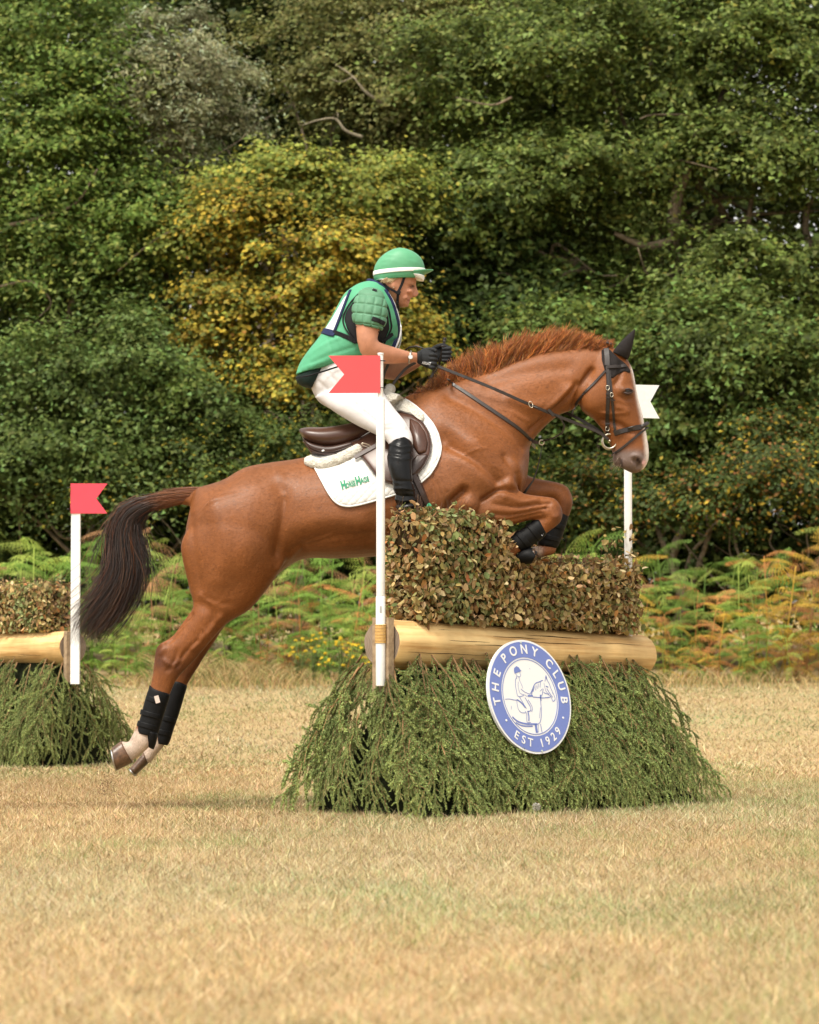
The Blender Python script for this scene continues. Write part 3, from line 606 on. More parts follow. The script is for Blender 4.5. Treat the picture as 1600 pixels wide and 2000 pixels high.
def build_fence(lab, c0, ang, hs, he, topfn, L=1.08, W=.50, nb=170, seed=1, z_near=.80, z_far=.745, indiv=300, nleaf=9600, b0=.18, b1=.15):
    "ang: direction of the fence line from its near end; hs/he: log ends along it"
    r = random.Random(seed); rg = np.random.default_rng(seed)
    u = Vector((math.cos(ang), math.sin(ang), 0)); n = Vector((u.y, -u.x, 0))
    if n.y > 0: n = -n
    f = empty('brush_fence', (c0[0], c0[1], 0)); tag(f, lab, 'fence', 'brush topped log fences')
    S = lambda s, w, z: u * s + n * w + Vector((0, 0, z))
    # log, built along its own x axis
    a, b = S(hs, .02, z_near), S(he, .02, z_far); ax = (b - a).normalized(); LL = (b - a).length; side = Vector((0, 0, 1)).cross(ax).normalized(); R = Matrix((ax, side, ax.cross(side))).transposed()
    nn, mm = 40, 30; V = []; F = []
    for i in range(mm + 1):
        t = i / mm; rr = .117 + (.109 - .117) * t; chamf = .93 if i in (0, mm) else 1
        for k in range(nn):
            an = 2 * math.pi * k / nn; q = rr * chamf * (1 + .018 * math.sin(3 * an + 5 * t) + .012 * math.sin(7 * an - 3 * t) + .008 * r.gauss(0, 1) * .5); xx = t * LL if 0 < i < mm else (0 if i == 0 else LL)
            if i == 1: xx = .012
            if i == mm - 1: xx = LL - .012
            V.append((xx, math.cos(an) * q, math.sin(an) * q))
    F = [(i * nn + k, i * nn + (k + 1) % nn, (i + 1) * nn + (k + 1) % nn, (i + 1) * nn + k) for i in range(mm) for k in range(nn)]
    mb = MB().add(V, F); lg = obj('log', mb.mesh('log', True), M_log, f); lg.location = a; lg.rotation_euler = R.to_euler()
    for xx, i0 in ((0, 0), (LL, mm)):
        mb = MB().add([(xx, 0, 0)] + V[i0 * nn:i0 * nn + nn], [(0, k + 1, (k + 1) % nn + 1) for k in range(nn)]); obj('log_end', mb.mesh('log_end'), M_ring, lg)
    for k in range(18):                                              # drying cracks, thin slivers let into the wood
        x0 = r.uniform(.02, .8) * LL; l = r.uniform(.15, .6); an = math.pi * (.5 + .55 * r.uniform(-1, 1)) + (math.pi if False else 0); y = -1
        th = r.uniform(-.9, 1.1); mb = MB(); pts = []
        for j in range(9):
            t = j / 8; x = min(x0 + l * t, LL - .02); rr = .1165 - .008 * x / LL; tt = th + .012 * math.sin(j * 1.3 + k); sg = 1 if (R @ Vector((0, 1, 0))).dot(n) > 0 else -1
            pts.append((x, sg * math.cos(tt) * rr * 1.0, math.sin(tt) * rr * 1.0))
        mb.tube(pts, [.0003, .0008, .0012, .0014, .0015, .0013, .0011, .0007, .0003], 5); obj('crack', mb.mesh('crack'), M_crack, lg)
    # end board that carries the flag pole
    mb = MB(); Rb = Matrix((n, u, Vector((0, 0, 1)))).transposed(); mb.box(S(hs - .032, .055, .745), .10, .038, .35, Rb); obj('end_board', mb.mesh('end_board'), M_board, f)
    mb = MB(); mb.box(S(he - .10, -.02, .45), .10, .08, .56, Rb); obj('end_board', mb.mesh('end_board'), M_board, f)
    # solid core coloured near black as the shade under the boughs
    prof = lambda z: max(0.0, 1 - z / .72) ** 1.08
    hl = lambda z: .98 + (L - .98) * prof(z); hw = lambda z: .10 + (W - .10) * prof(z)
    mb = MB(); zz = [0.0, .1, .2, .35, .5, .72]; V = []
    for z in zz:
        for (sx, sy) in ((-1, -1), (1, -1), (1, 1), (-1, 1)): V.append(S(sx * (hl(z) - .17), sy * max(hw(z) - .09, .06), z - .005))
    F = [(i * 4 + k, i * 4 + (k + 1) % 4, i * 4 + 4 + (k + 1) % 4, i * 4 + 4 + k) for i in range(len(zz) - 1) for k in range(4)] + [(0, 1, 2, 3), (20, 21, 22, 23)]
    obj('shade_core', mb.add(V, F).mesh('shade_core'), M_core, f)
    # spruce boughs hung all round
    layers = ((.30, .30), (.46, .34), (.60, .2), (.72, .16))
    for i in range(nb):
        zs = r.choices((.28, .44, .57, .705), (3, 4, 3, 4.5))[0] + r.uniform(-.035, .035)
        pr = r.random() * (4 * hl(0) + 4 * hw(0)); A, B = 2 * hl(0), 2 * hw(0)
        if r.random() < .45: pr = r.random() * A                    # the face towards the field is the thickest
        if pr < A: sx, sy, nx_, ny_ = pr / A * 2 - 1, 1, 0, 1
        elif pr < A + B: sx, sy, nx_, ny_ = 1, 1 - (pr - A) / B * 2, 1, 0
        elif pr < 2 * A + B: sx, sy, nx_, ny_ = 1 - (pr - A - B) / A * 2, -1, 0, -1
        else: sx, sy, nx_, ny_ = -1, (pr - 2 * A - B) / B * 2 - 1, -1, 0
        if abs(abs(sx) - 1) < .15 or abs(abs(sy) - 1) < .15: pass
        z1 = max(.012, zs - .56); kf = 1.0 if sx < 0 else 1 - .15 * sx; p0 = S(sx * hl(zs) * kf, sy * (hw(zs)), zs); p1 = S(sx * hl(z1) * kf, sy * hw(z1), z1)
        d = (p1 - p0).normalized(); nm = Vector((0, 0, 0)) + u * sx * (1 if nx_ else .35 * abs(sx) ** 4) + n * sy * (1 if ny_ else .35 * abs(sy) ** 4); nm = nm + Vector((0, 0, .55)); nm = (nm - d * nm.dot(d)).normalized()
        yaw = Matrix.Rotation(r.gauss(0, .22), 3, nm); d = (yaw @ d); d = (d - nm * d.dot(nm)).normalized(); M3 = Matrix((d, nm.cross(d), nm)).transposed()
        sc = min(r.uniform(.7, 1.2), max(.45, (zs + .0) / max(.05, -d.z) / .66))
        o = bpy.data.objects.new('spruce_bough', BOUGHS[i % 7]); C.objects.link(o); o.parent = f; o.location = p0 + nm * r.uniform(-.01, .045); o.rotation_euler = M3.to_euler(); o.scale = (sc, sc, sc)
    # the brush: dark solid core filling its inside, stems, leaves
    zb = lambda s: z_near + (z_far - z_near) * (s - hs) / (he - hs) + .093
    ss = np.linspace(hs + b0 + .03, he - b1 - .02, 24); V = []; T = .115
    for s in ss:
        zt = topfn(s) - .035
        V += [S(s, -T + .03, zb(s) + .012), S(s, T - .05, zb(s) + .012), S(s, T - .03, zt), S(s, -T + .03, zt)]
    F = [(i * 4 + k, i * 4 + (k + 1) % 4, i * 4 + 4 + (k + 1) % 4, i * 4 + 4 + k) for i in range(23) for k in range(4)] + [(0, 1, 2, 3), (92, 93, 94, 95)]
    obj('brush_core', MB().add(V, F).mesh('brush_core'), M_bcore, f)
    def sample(m, out=0.0):
        s = rg.uniform(hs + b0, he - b1, m); k = rg.random(m); tp = np.array([topfn(x) for x in s]); bt = np.array([zb(x) for x in s]) + .018
        z = bt + (tp - bt) * rg.random(m); w = np.where(k < .58, T, np.where(k < .68, -T, rg.uniform(-T, T, m))); top = (k >= .68) & (k < .88); end = k >= .88
        z = np.where(top, tp + rg.exponential(.012, m) * (rg.random(m) < .5), z); s = np.where(end, np.where(rg.random(m) < .65, hs + b0 + .01, he - b1 - .01), s); e1 = s < 0
        nm = np.outer(np.where(top | end, 0, np.sign(w)), n) + np.outer(np.where(end, np.where(e1, -1, 1), 0), u) + np.outer(top * 1.0, (0, 0, 1))
        pos = np.outer(s, u) + np.outer(w, n) + np.outer(z, (0, 0, 1)) + nm * (rg.normal(-.004, .02, m) + out)[:, None]
        return pos, nm * .9 + rg.normal(size=(m, 3)) * .62 + np.array([0, 0, .2]), s
    pos, nm, s = sample(nleaf); size = rg.uniform(.022, .047, len(pos)); col = palette(len(pos), DRY, DW, .2)
    gr = np.exp(-((s + .55) / .18) ** 2) * .5; g = rg.random(len(pos)) < gr; col[g] = palette(int(g.sum()), [(.17, .20, .07), (.25, .27, .11)], [1, 1])
    V, F, cc = leaf6(pos, nm, size, col); tag(obj('leaves', np_mesh('leaves', V, F, cc), M_dry, f), kind='stuff')
    pos, nm, s = sample(indiv, .014)
    for p, q in zip(pos, nm):
        o = bpy.data.objects.new('leaf', r.choice(LEAFM)); C.objects.link(o); o.parent = f; o.location = p; k = r.uniform(.030, .050); o.scale = (k, k, k)
        o.rotation_euler = (Matrix(Vector(q).to_track_quat('Z', 'Y').to_matrix()) @ Matrix.Rotation(r.uniform(0, 6.28), 3, 'Z')).to_euler()
    m = 900; s = rg.uniform(hs + b0 + .01, he - b1, m); w = rg.uniform(-T, T, m); tp = np.array([topfn(x) for x in s]); t = np.linspace(0, 1, 5); st = np.outer(s, u) + np.outer(w, n) + np.outer(tp - .16, (0, 0, 1)); dn = rg.normal(size=(m, 3)) * .04 + np.array([0, 0, .175]) * rg.uniform(.75, 1.22, (m, 1))
    pts = st[:, None] + dn[:, None] * t[None, :, None] + (rg.normal(size=(m, 3)) * .02)[:, None] * (t ** 2)[None, :, None]
    obj('twigs', strands('twigs', pts, np.outer(rg.uniform(.0010, .0022, m), [1, 1, .9, .7, .35]), palette(m, [(.16, .085, .065), (.22, .13, .085), (.10, .055, .04)], [2, 1, 1])), M_dry, f)['kind'] = 'stuff'
    return f, u, n, S

A1 = math.atan2(.764, .645); C1 = (.5, 15.75)
def top1(s):
    tq = float(np.clip((.06 - s) / .38, 0, 1)); h = 1.19 + (1.405 - 1.19) * tq * tq * (3 - 2 * tq); e = float(np.clip((s + .96) / .25, 0, 1)); h -= .09 * (1 - e) ** 2 if s < -.5 else 0
    return h + .012 * math.sin(s * 23) + .008 * math.sin(s * 51)
fence, fu, fn, FS = build_fence('brush topped log fence with a round blue sign, under the jumping horse', C1, A1, -1.0, 1.06, top1, 1.15, .51, 240, 1)
A2 = math.pi - A1; C2 = (-2.95, 22.76)
fence2, fu2, fn2, FS2 = build_fence('more distant brush topped log fence cut off by the left edge', C2, A2, -1.0, 1.1, lambda s: 1.235 + .01 * math.sin(s * 25), 1.08, .46, 235, 2, .81, .80, 120, 5200)

# flag poles
def flag_shape(w, h, notch, th=.005):
    pts = [(0, h / 2), (w, h / 2), (w - notch, 0), (w, -h / 2), (0, -h / 2)]; V = [(x, -th / 2, z) for x, z in pts] + [(x, th / 2, z) for x, z in pts]; n = 5
    return MB().add(V, [(0, 1, 2), (0, 2, 4), (2, 3, 4), (5, 7, 6), (5, 9, 7), (7, 9, 8)] + [(k, k + n, (k + 1) % n + n, (k + 1) % n) for k in range(n)])
def flag_pole(name, lab, pos, secs, flag, square=False):
    t = empty(name, (pos[0], pos[1], secs[0][0])); tag(t, lab, 'flag', 'course flag poles'); z0 = secs[0][0]
    for i, (za, zb, r) in enumerate(secs):
        mb = MB()
        if square: mb.box((0, 0, (za + zb) / 2 - z0), r * 2, r * 2, zb - za)
        else: mb.tube([(0, 0, za - z0), (0, 0, za - z0 + .004), (0, 0, zb - z0 - .004), (0, 0, zb - z0)], [r * .94, r, r, r * .94], 20)
        o = obj('pole', mb.mesh('pole', not square), M_white, t)
    w, h, notch, z, rot, m, off = flag; fl = obj('flag', flag_shape(w, h, notch).mesh('flag'), m, t); fl.location = off + Vector((0, 0, z - z0)); fl.rotation_euler = (0, 0, rot)
    for dz in (-.36, .36):
        mb = MB(); mb.tube([(.012 * math.cos(a) - .012, .014 * math.sin(a) - .006, dz * h) for a in np.linspace(0, 6.28, 13)], .0022, 5); o = obj('tie', mb.mesh('tie'), M_black, fl)
    return t
bp = P(743.5, 1200, 14.89); zp = lambda y, Y: P(743, y, Y).z
RP = flag_pole('red_flag_pole', 'tall white pole with red swallowtail flag in front of the rider', (bp.x, 14.89), [(.60, zp(1165, 14.89), .0225), (zp(1165, 14.89), zp(778, 14.89), .0205), (zp(778, 14.89), zp(692, 14.89), .0125)],
    (.243, .176, .074, zp(731.5, 14.89), math.pi - .05, M_red, Vector((-.002, -.017, 0))))
mb = MB(); mb.tube([(0, 0, zp(692, 14.89) - .601), (0, 0, zp(692, 14.89) - .593)], .0145, 16); obj('pole_cap', mb.mesh('pole_cap', False), M_white, RP)
mb = MB()
for k in range(13):
    z = zp(1221, 14.89) - .60 - k * .0068; mb.tube([(.0245 * math.cos(a), .0245 * math.sin(a), z) for a in np.linspace(0, 6.28, 17)], .0030, 5, caps=False)
obj('string_binding', mb.mesh('string_binding', True), M_string, RP)
mb = MB(); mb.box((0, -.0226, zp(1190, 14.89) - .60), .010, .003, .03); obj('pole_slot', mb.mesh('pole_slot'), mat('slot_grey', (.33, .33, .33), .6), RP)
wp = P(1227, 1000, 16.42)
flag_pole('white_flag_pole', "white pole with white swallowtail flag beyond the horse's head", (wp.x, 16.42), [(.62, P(0, 746, 16.42).z, .0205)], (.172, .172, .05, P(0, 784, 16.42).z, .28, M_white, Vector((.0, -.022, 0))))
lp = P(148, 1100, 21.75)
flag_pole('left_flag_pole', 'square white post with pinkish red flag beside the tail', (lp.x, 21.75), [(.56, P(0, 946, 21.75).z, .030)], (.25, .205, .075, P(0, 974, 21.75).z, 0.04, mat('flag_pink_red', (.66, .055, .085), .45, .4, noise=(6, .05)), Vector((-.034, -.035, 0))), True)

# round club sign
M_blue = mat('sign_blue', (.125, .170, .43), .35, .45, noise=(8, .05)); M_sw = mat('sign_white', (.66, .66, .67), .35, .45)
SR = .278; be = math.radians(12.5); fn_ = Matrix.Rotation(math.radians(-6), 3, 'Z') @ fn; sz_ = (fn_ * math.cos(be) + Vector((0, 0, 1)) * math.sin(be)).normalized(); sx_ = Matrix.Rotation(math.radians(-6), 3, 'Z') @ fu; sy_ = sz_.cross(sx_).normalized()
s_ = -.345; w_ = .39; sp = Vector((C1[0], C1[1], 0)) + FS(s_, w_, P(0, 1360, 15.4).z)
sign = empty('club_sign', sp); sign.rotation_euler = Matrix((sx_, sy_, sz_)).transposed().to_euler(); tag(sign, 'round blue and white club sign with a mounted rider, fixed to the log', 'sign')
def disc(r0, r1, z0, z1, n=96):
    V = []; F = []
    for k in range(n):
        a = 2 * math.pi * k / n; c, s = math.cos(a), math.sin(a)
        V += [(r0 * c, r0 * s, z0), (r1 * c, r1 * s, z0), (r1 * c, r1 * s, z1), (r0 * c, r0 * s, z1)]
    for k in range(n):
        i, j = k * 4, (k + 1) % n * 4
        for q in range(4):
            if r0 > 0 or q != 3: F.append((i + q, j + q, j + (q + 1) % 4, i + (q + 1) % 4))
    return MB().add(V, F)
obj('board', disc(0.0005, SR, -.014, 0).mesh('board'), M_sw, sign); obj('blue_ring', disc(.69 * SR, .965 * SR, .0002, .0014).mesh('blue_ring'), M_blue, sign); obj('inner_line', disc(.652 * SR, .664 * SR, .0002, .0014).mesh('inner_line'), M_blue, sign)
def loc(u, v): return ((u - 797 - (v - 987) * .0845) / 635 * SR, -(v - 987) / 857 * SR)
def text_mesh(txt, size, bold=.0):
    cu = bpy.data.curves.new('t', 'FONT'); cu.body = txt; cu.size = size; cu.align_x = 'CENTER'; cu.align_y = 'CENTER'; cu.extrude = .0006; cu.offset = bold; o = bpy.data.objects.new('t', cu); C.objects.link(o)
    dg = bpy.context.evaluated_depsgraph_get(); dg.update(); me = bpy.data.meshes.new_from_object(o.evaluated_get(dg)); bpy.data.objects.remove(o); return me
for ch, deg in zip('THEPONYCLUB', (-95, -78, -60, -36, -17, 2, 20, 46, 61.5, 77.5, 94.5)):
    o = obj('letter', text_mesh(ch, .063, .0012), M_sw, sign); a = math.radians(deg); o.location = (SR * .825 * math.sin(a), SR * .825 * math.cos(a), .0022); o.rotation_euler = (0, 0, -a)
for ch, deg in zip('EST1929', (-36, -24, -12.5, 7, 18.5, 30.5, 42)):
    o = obj('letter', text_mesh(ch, .057, .0008), M_sw, sign); a = math.radians(deg); o.location = (SR * .825 * math.sin(a), -SR * .825 * math.cos(a), .0022); o.rotation_euler = (0, 0, a)
for d in (loc(395, 1335), loc(1288, 1312)): o = obj('dot', disc(.0004, .0055, 0, .002, 16).mesh('dot'), M_sw, sign); o.location = (d[0], d[1], .0012)
for d in (loc(712, 172), loc(910, 1803)): o = obj('screw', disc(.0004, .0055, 0, .003, 16).mesh('screw'), mat('screw_steel', (.5, .55, .5), .4, .5, metallic=.5), sign); o.location = (d[0], d[1], .0012)
mb = MB()
def rib(pts, w):
    q = catmull([loc(*p) for p in pts], 4) if len(pts) > 2 else np.array([loc(*p) for p in pts]); w = w / 857 * SR; t = np.gradient(q, axis=0); t /= np.linalg.norm(t, axis=1, keepdims=True) + 1e-9; nn = np.stack([-t[:, 1], t[:, 0]], 1) * w / 2; m = len(q)
    mb.add([(*a, .0012) for a in np.concatenate([q + nn, q - nn])], [(i, i + 1, m + i + 1, m + i) for i in range(m - 1)])
for pts, w in (([(665, 612), (668, 640), (676, 662), (655, 690), (635, 684), (612, 668), (598, 645)], 7), ([(605, 680), (612, 712)], 10), ([(645, 690), (652, 745)], 8), ([(612, 705), (588, 735), (582, 830), (590, 900), (600, 968), (640, 985), (700, 968)], 9), ([(650, 740), (680, 815), (692, 860)], 6), ([(628, 760), (622, 850), (645, 935), (700, 955), (755, 985)], 6), ([(660, 870), (720, 918), (795, 950)], 9), ([(760, 975), (840, 975)], 26), ([(800, 950), (850, 860)], 12),
    ([(630, 990), (680, 1085), (725, 1165)], 9), ([(715, 1000), (765, 1095), (790, 1150), (785, 1195), (735, 1215)], 12), ([(700, 1205), (722, 1250), (716, 1360), (775, 1372)], 9), ([(742, 1200), (752, 1290), (745, 1350)], 22), ([(405, 1022), (470, 1018), (560, 1036), (600, 1030)], 9), ([(582, 1030), (585, 1110), (602, 1180), (640, 1222), (705, 1228)], 8), ([(590, 1030), (650, 1075), (710, 1150)], 22), ([(760, 1030), (800, 1105), (818, 1165), (800, 1215)], 9), ([(820, 960), (850, 860), (895, 790), (960, 765), (1015, 742)], 13),
    ([(875, 835), (845, 915)], 12), ([(905, 820), (890, 895)], 9), ([(940, 795), (925, 870)], 9), ([(978, 770), (962, 850)], 9), ([(1000, 870), (955, 910)], 7), ([(1050, 760), (1072, 670), (1088, 745), (1112, 790), (1135, 870), (1165, 945), (1188, 1015), (1178, 1048), (1148, 1058), (1128, 1000), (1085, 955), (1040, 940), (1012, 925)], 10), ([(1075, 690), (1082, 740)], 16), ([(1055, 830), (1095, 848)], 16), ([(1030, 780), (1050, 900), (1095, 950)], 7), ([(1070, 870), (1110, 940), (1150, 1000)], 12), ([(1150, 930), (1175, 960)], 8),
    ([(1012, 870), (990, 950), (962, 1000), (955, 1065), (955, 1180), (945, 1290), (920, 1370), (885, 1402)], 11), ([(838, 992), (930, 1000), (1000, 1008), (1112, 998)], 13), ([(960, 960), (960, 1050)], 26), ([(495, 1285), (560, 1345), (640, 1380), (730, 1395), (880, 1400)], 26), ([(848, 1400), (858, 1530)], 46), ([(925, 1400), (938, 1525)], 13), ([(890, 1410), (882, 1520)], 6), ([(492, 1120), (488, 1175)], 6), ([(540, 1370), (640, 1420), (800, 1430)], 20), ([(945, 1150), (915, 1310)], 6), ([(820, 560), (832, 572)], 6)):
    rib(pts, w)
hp = [loc(*p) for p in ((575, 600), (580, 558), (618, 527), (655, 545), (675, 583), (693, 596), (665, 612), (622, 628), (582, 642))]; mb.add([(*p, .0013) for p in hp], [tuple(range(9))])
tag(obj('drawing', mb.mesh('drawing'), M_blue, sign), kind='stuff')

# dandelion clock in the grass before the fence
dp = P(1048, 1572, 14.55); t = empty('dandelion', (dp.x, 14.55, 0)); tag(t, 'grey dandelion seed head standing in front of the spruce skirt', 'wildflower')
obj('stem', MB().tube([(0, 0, -.01), (.004, 0, .03), (0, 0, .055)], .0018, 5).mesh('stem'), M_stem, t)
pts = rng.normal(size=(160, 3)); pts /= np.linalg.norm(pts, axis=1, keepdims=True); st = np.array([0, 0, .055]) + pts[:, None] * np.linspace(.004, .02, 3)[None, :, None]
obj('seed_head', strands('seed_head', st, np.tile([.0005, .0006, .0011], (160, 1)), np.tile([.5, .48, .42], (160, 1))), M_dry, t)

# earth thrown up by the hind feet
n = 420; k = rng.gamma(2, .03, n); pos = PN([(215, 1565)], YC)[0] + np.stack([rng.normal(0, .03, n) - k * .35, rng.normal(0, .08, n), np.abs(rng.normal(0, .05, n)) + k * .9], 1); V = []; F = []
for i, p in enumerate(pos):
    rr = .0012 + .0035 * random.random() ** 4; vv, ff = ellipsoid(p, (rr, rr, rr * .8), 3); F += [tuple(np.array(f) + len(V)) for f in ff]; V += vv
me = bpy.data.meshes.new('earth'); me.from_pydata(V, [], F); tag(obj('kicked_up_earth', me, mat('dry_earth', (.20, .13, .075), .95, .05)), 'spray of dry earth kicked up below the hind hooves', 'earth', kind='stuff')
# ================================================================== the horse
YN, YF = YC - .15, YC + .15                   # planes of the near and the far legs
torso = [((380, 958), (370, 1005), .03), ((392, 951), (362, 1050), .12, -.1), ((412, 946), (362, 1095), .19, 0), ((440, 936), (385, 1140), .235, .05), ((480, 913), (440, 1165), .265, .08), ((530, 903), (515, 1140), .275, .05),
    ((580, 896), (585, 1094), .285, -.08), ((640, 882), (660, 1091), .30, -.14), ((695, 852), (742, 1086), .305, -.18), ((742, 815), (822, 1073), .295, -.28), ((772, 788), (888, 1056), .275, -.40), ((795, 773), (950, 1036), .250, -.48),
    ((828, 762), (1005, 985), .225, -.45), ((880, 744), (1026, 945), .185, -.35), ((930, 732), (1033, 905), .155, -.28), ((975, 715), (1037, 868), .128, -.22), ((1027, 695), (1062, 836), .108, -.18), ((1075, 683), (1092, 811), .098, -.15), ((1125, 677), (1115, 802), .092, -.12), ((1160, 675), (1128, 792), .082, -.1), ((1182, 676), (1140, 770), .066, 0), ((1196, 684), (1158, 748), .04, 0)]
head = [((1180, 674), (1168, 690), .035), ((1203, 681), (1150, 712), .066), ((1224, 700), (1138, 738), .088), ((1236, 722), (1132, 765), .098), ((1241, 746), (1133, 785), .104, .05), ((1245, 770), (1138, 798), .100, .05), ((1250, 790), (1148, 809), .088), ((1256, 812), (1162, 822), .074), ((1260, 832), (1176, 839), .062),
    ((1264, 852), (1187, 857), .054), ((1267, 872), (1193, 874), .051), ((1268, 888), (1198, 890), .053), ((1266, 901), (1201, 902), .053), ((1260, 913), (1209, 911), .045), ((1250, 921), (1222, 918), .028), ((1243, 924), (1232, 923), .012)]
chin = [((1206, 884), (1196, 892), .02), ((1214, 890), (1197, 900), .028), ((1216, 900), (1200, 908), .024), ((1215, 908), (1206, 912), .012)]
def hind(Y, s, near):
    t = [((560, 930), (430, 980), .05, 0, YC + s * .12), ((575, 1000), (372, 1030), .12, 0, YC + s * .135), ((572, 1060), (354, 1062), .135, 0, YC + s * .145), ((548, 1112), (357, 1095), .130, 0, YC + s * .148), ((518, 1156), (366, 1132), .115, 0, YC + s * .148), ((486, 1192), (374, 1163), .098, 0, YC + s * .148)]
    if near:
        t += [((446, 1216), (377, 1186), .080, 0, Y), ((424, 1238), (361, 1210), .066, 0, Y), ((400, 1266), (336, 1243), .054, 0, Y), ((378, 1292), (309, 1260), .048, 0, Y), ((358, 1312), (302, 1284), .045, 0, Y), ((344, 1330), (299, 1312), .038, 0, Y), ((334, 1352), (293, 1341), .031, 0, Y), ((318, 1402), (279, 1390), .028, 0, Y), ((304, 1436), (264, 1424), .032, 0, Y), ((294, 1456), (257, 1438), .036, 0, Y), ((282, 1468), (252, 1448), .033, 0, Y), ((270, 1477), (246, 1449), .034, 0, Y), ((258, 1487), (238, 1448), .040, 0, Y), ((249, 1492), (230, 1452), .03, 0, Y)]
    else:
        t += [((460, 1204), (395, 1180), .078, 0, Y), ((440, 1222), (380, 1200), .064, 0, Y), ((420, 1252), (364, 1232), .053, 0, Y), ((400, 1282), (336, 1256), .048, 0, Y), ((384, 1308), (332, 1284), .044, 0, Y), ((370, 1330), (332, 1318), .037, 0, Y), ((360, 1352), (328, 1345), .031, 0, Y), ((344, 1400), (314, 1392), .028, 0, Y), ((330, 1440), (299, 1430), .032, 0, Y), ((318, 1460), (292, 1446), .034, 0, Y), ((306, 1474), (284, 1460), .032, 0, Y), ((297, 1486), (280, 1470), .034, 0, Y), ((288, 1493), (276, 1476), .03, 0, Y)]
    return t
fore_near = [((985, 905), (880, 985), .06, 0, YC - .14), ((1000, 930), (905, 1030), .085, 0, YC - .155), ((1006, 952), (932, 1040), .085, 0, YC - .16), ((1020, 963), (966, 1036), .075, 0, YC - .165), ((1042, 967), (1000, 1026), .062, 0, YC - .165), ((1066, 970), (1034, 1016), .051, 0, YC - .165), ((1084, 974), (1054, 1013), .047, 0, YC - .165), ((1096, 989), (1064, 1015), .046, 0, YC - .165), ((1099, 1008), (1064, 1014), .044, 0, YC - .165), ((1092, 1023), (1060, 1012), .040, 0, YC - .165),
    ((1070, 1040), (1050, 1014), .033, 0, YC - .16), ((1045, 1058), (1026, 1032), .029, 0, YC - .16), ((1022, 1075), (1000, 1053), .031, 0, YC - .155), ((1008, 1086), (984, 1062), .036, 0, YC - .155), ((1004, 1094), (976, 1074), .035, 0, YC - .155), ((1012, 1097), (990, 1084), .03, 0, YC - .15)]
fore_far = [((1000, 895), (930, 965), .05, 0, YC + .12), ((1016, 918), (975, 990), .075, 0, YC + .14), ((1040, 932), (1022, 986), .062, 0, YC + .14), ((1068, 938), (1052, 980), .053, 0, YC + .14), ((1092, 943), (1072, 976), .048, 0, YC + .14), ((1110, 953), (1082, 980), .047, 0, YC + .14), ((1119, 976), (1086, 986), .046, 0, YC + .14), ((1116, 996), (1086, 990), .040, 0, YC + .14),
    ((1108, 1018), (1080, 1008), .031, 0, YC + .14), ((1098, 1045), (1068, 1034), .028, 0, YC + .14), ((1088, 1066), (1056, 1056), .031, 0, YC + .14), ((1085, 1080), (1052, 1066), .035, 0, YC + .14), ((1072, 1085), (1042, 1068), .033, 0, YC + .13), ((1052, 1090), (1036, 1068), .03, 0, YC + .12)]
dock = [((398, 951), (392, 985), .05, 0, YC), ((372, 958), (372, 988), .03, 0, YC), ((345, 962), (345, 985), .022, 0, YC), ((310, 968), (312, 984), .014, 0, YC)]
parts = [loft(torso, YC, 40, 5), loft(head, YC, 28, 4), loft(chin, YC, 14, 3), loft(hind(YN, -1, True), nseg=26), loft(hind(YF, 1, False), nseg=26), loft(fore_near, nseg=22), loft(fore_far, nseg=22), loft(dock, nseg=12)]
horse_me = union(parts, .0085, it=9, shrink=2, name='body')

# ease the joins of the quarters and the shoulder
V = get_v(horse_me); XZ = V[:, [0, 2]]; mk = np.zeros(len(V))
for poly in ([(395, 940), (600, 930), (620, 1060), (560, 1095), (520, 1140), (400, 1150), (372, 1100), (372, 1000)], [(860, 860), (1000, 870), (1012, 950), (985, 1000), (940, 1030), (870, 1035)]):
    mk[inside(XZ, PN(poly, 15.55)[:, [0, 2]])] = 1
mk *= np.abs(V[:, 1] - YC) > .06; E_ = get_e(horse_me); mk = smooth_verts(np.stack([mk] * 3, 1), E_, 12, .5, 0)[:, 0]
set_v(horse_me, smooth_verts(V, E_, 110, .6, -.61, mk))

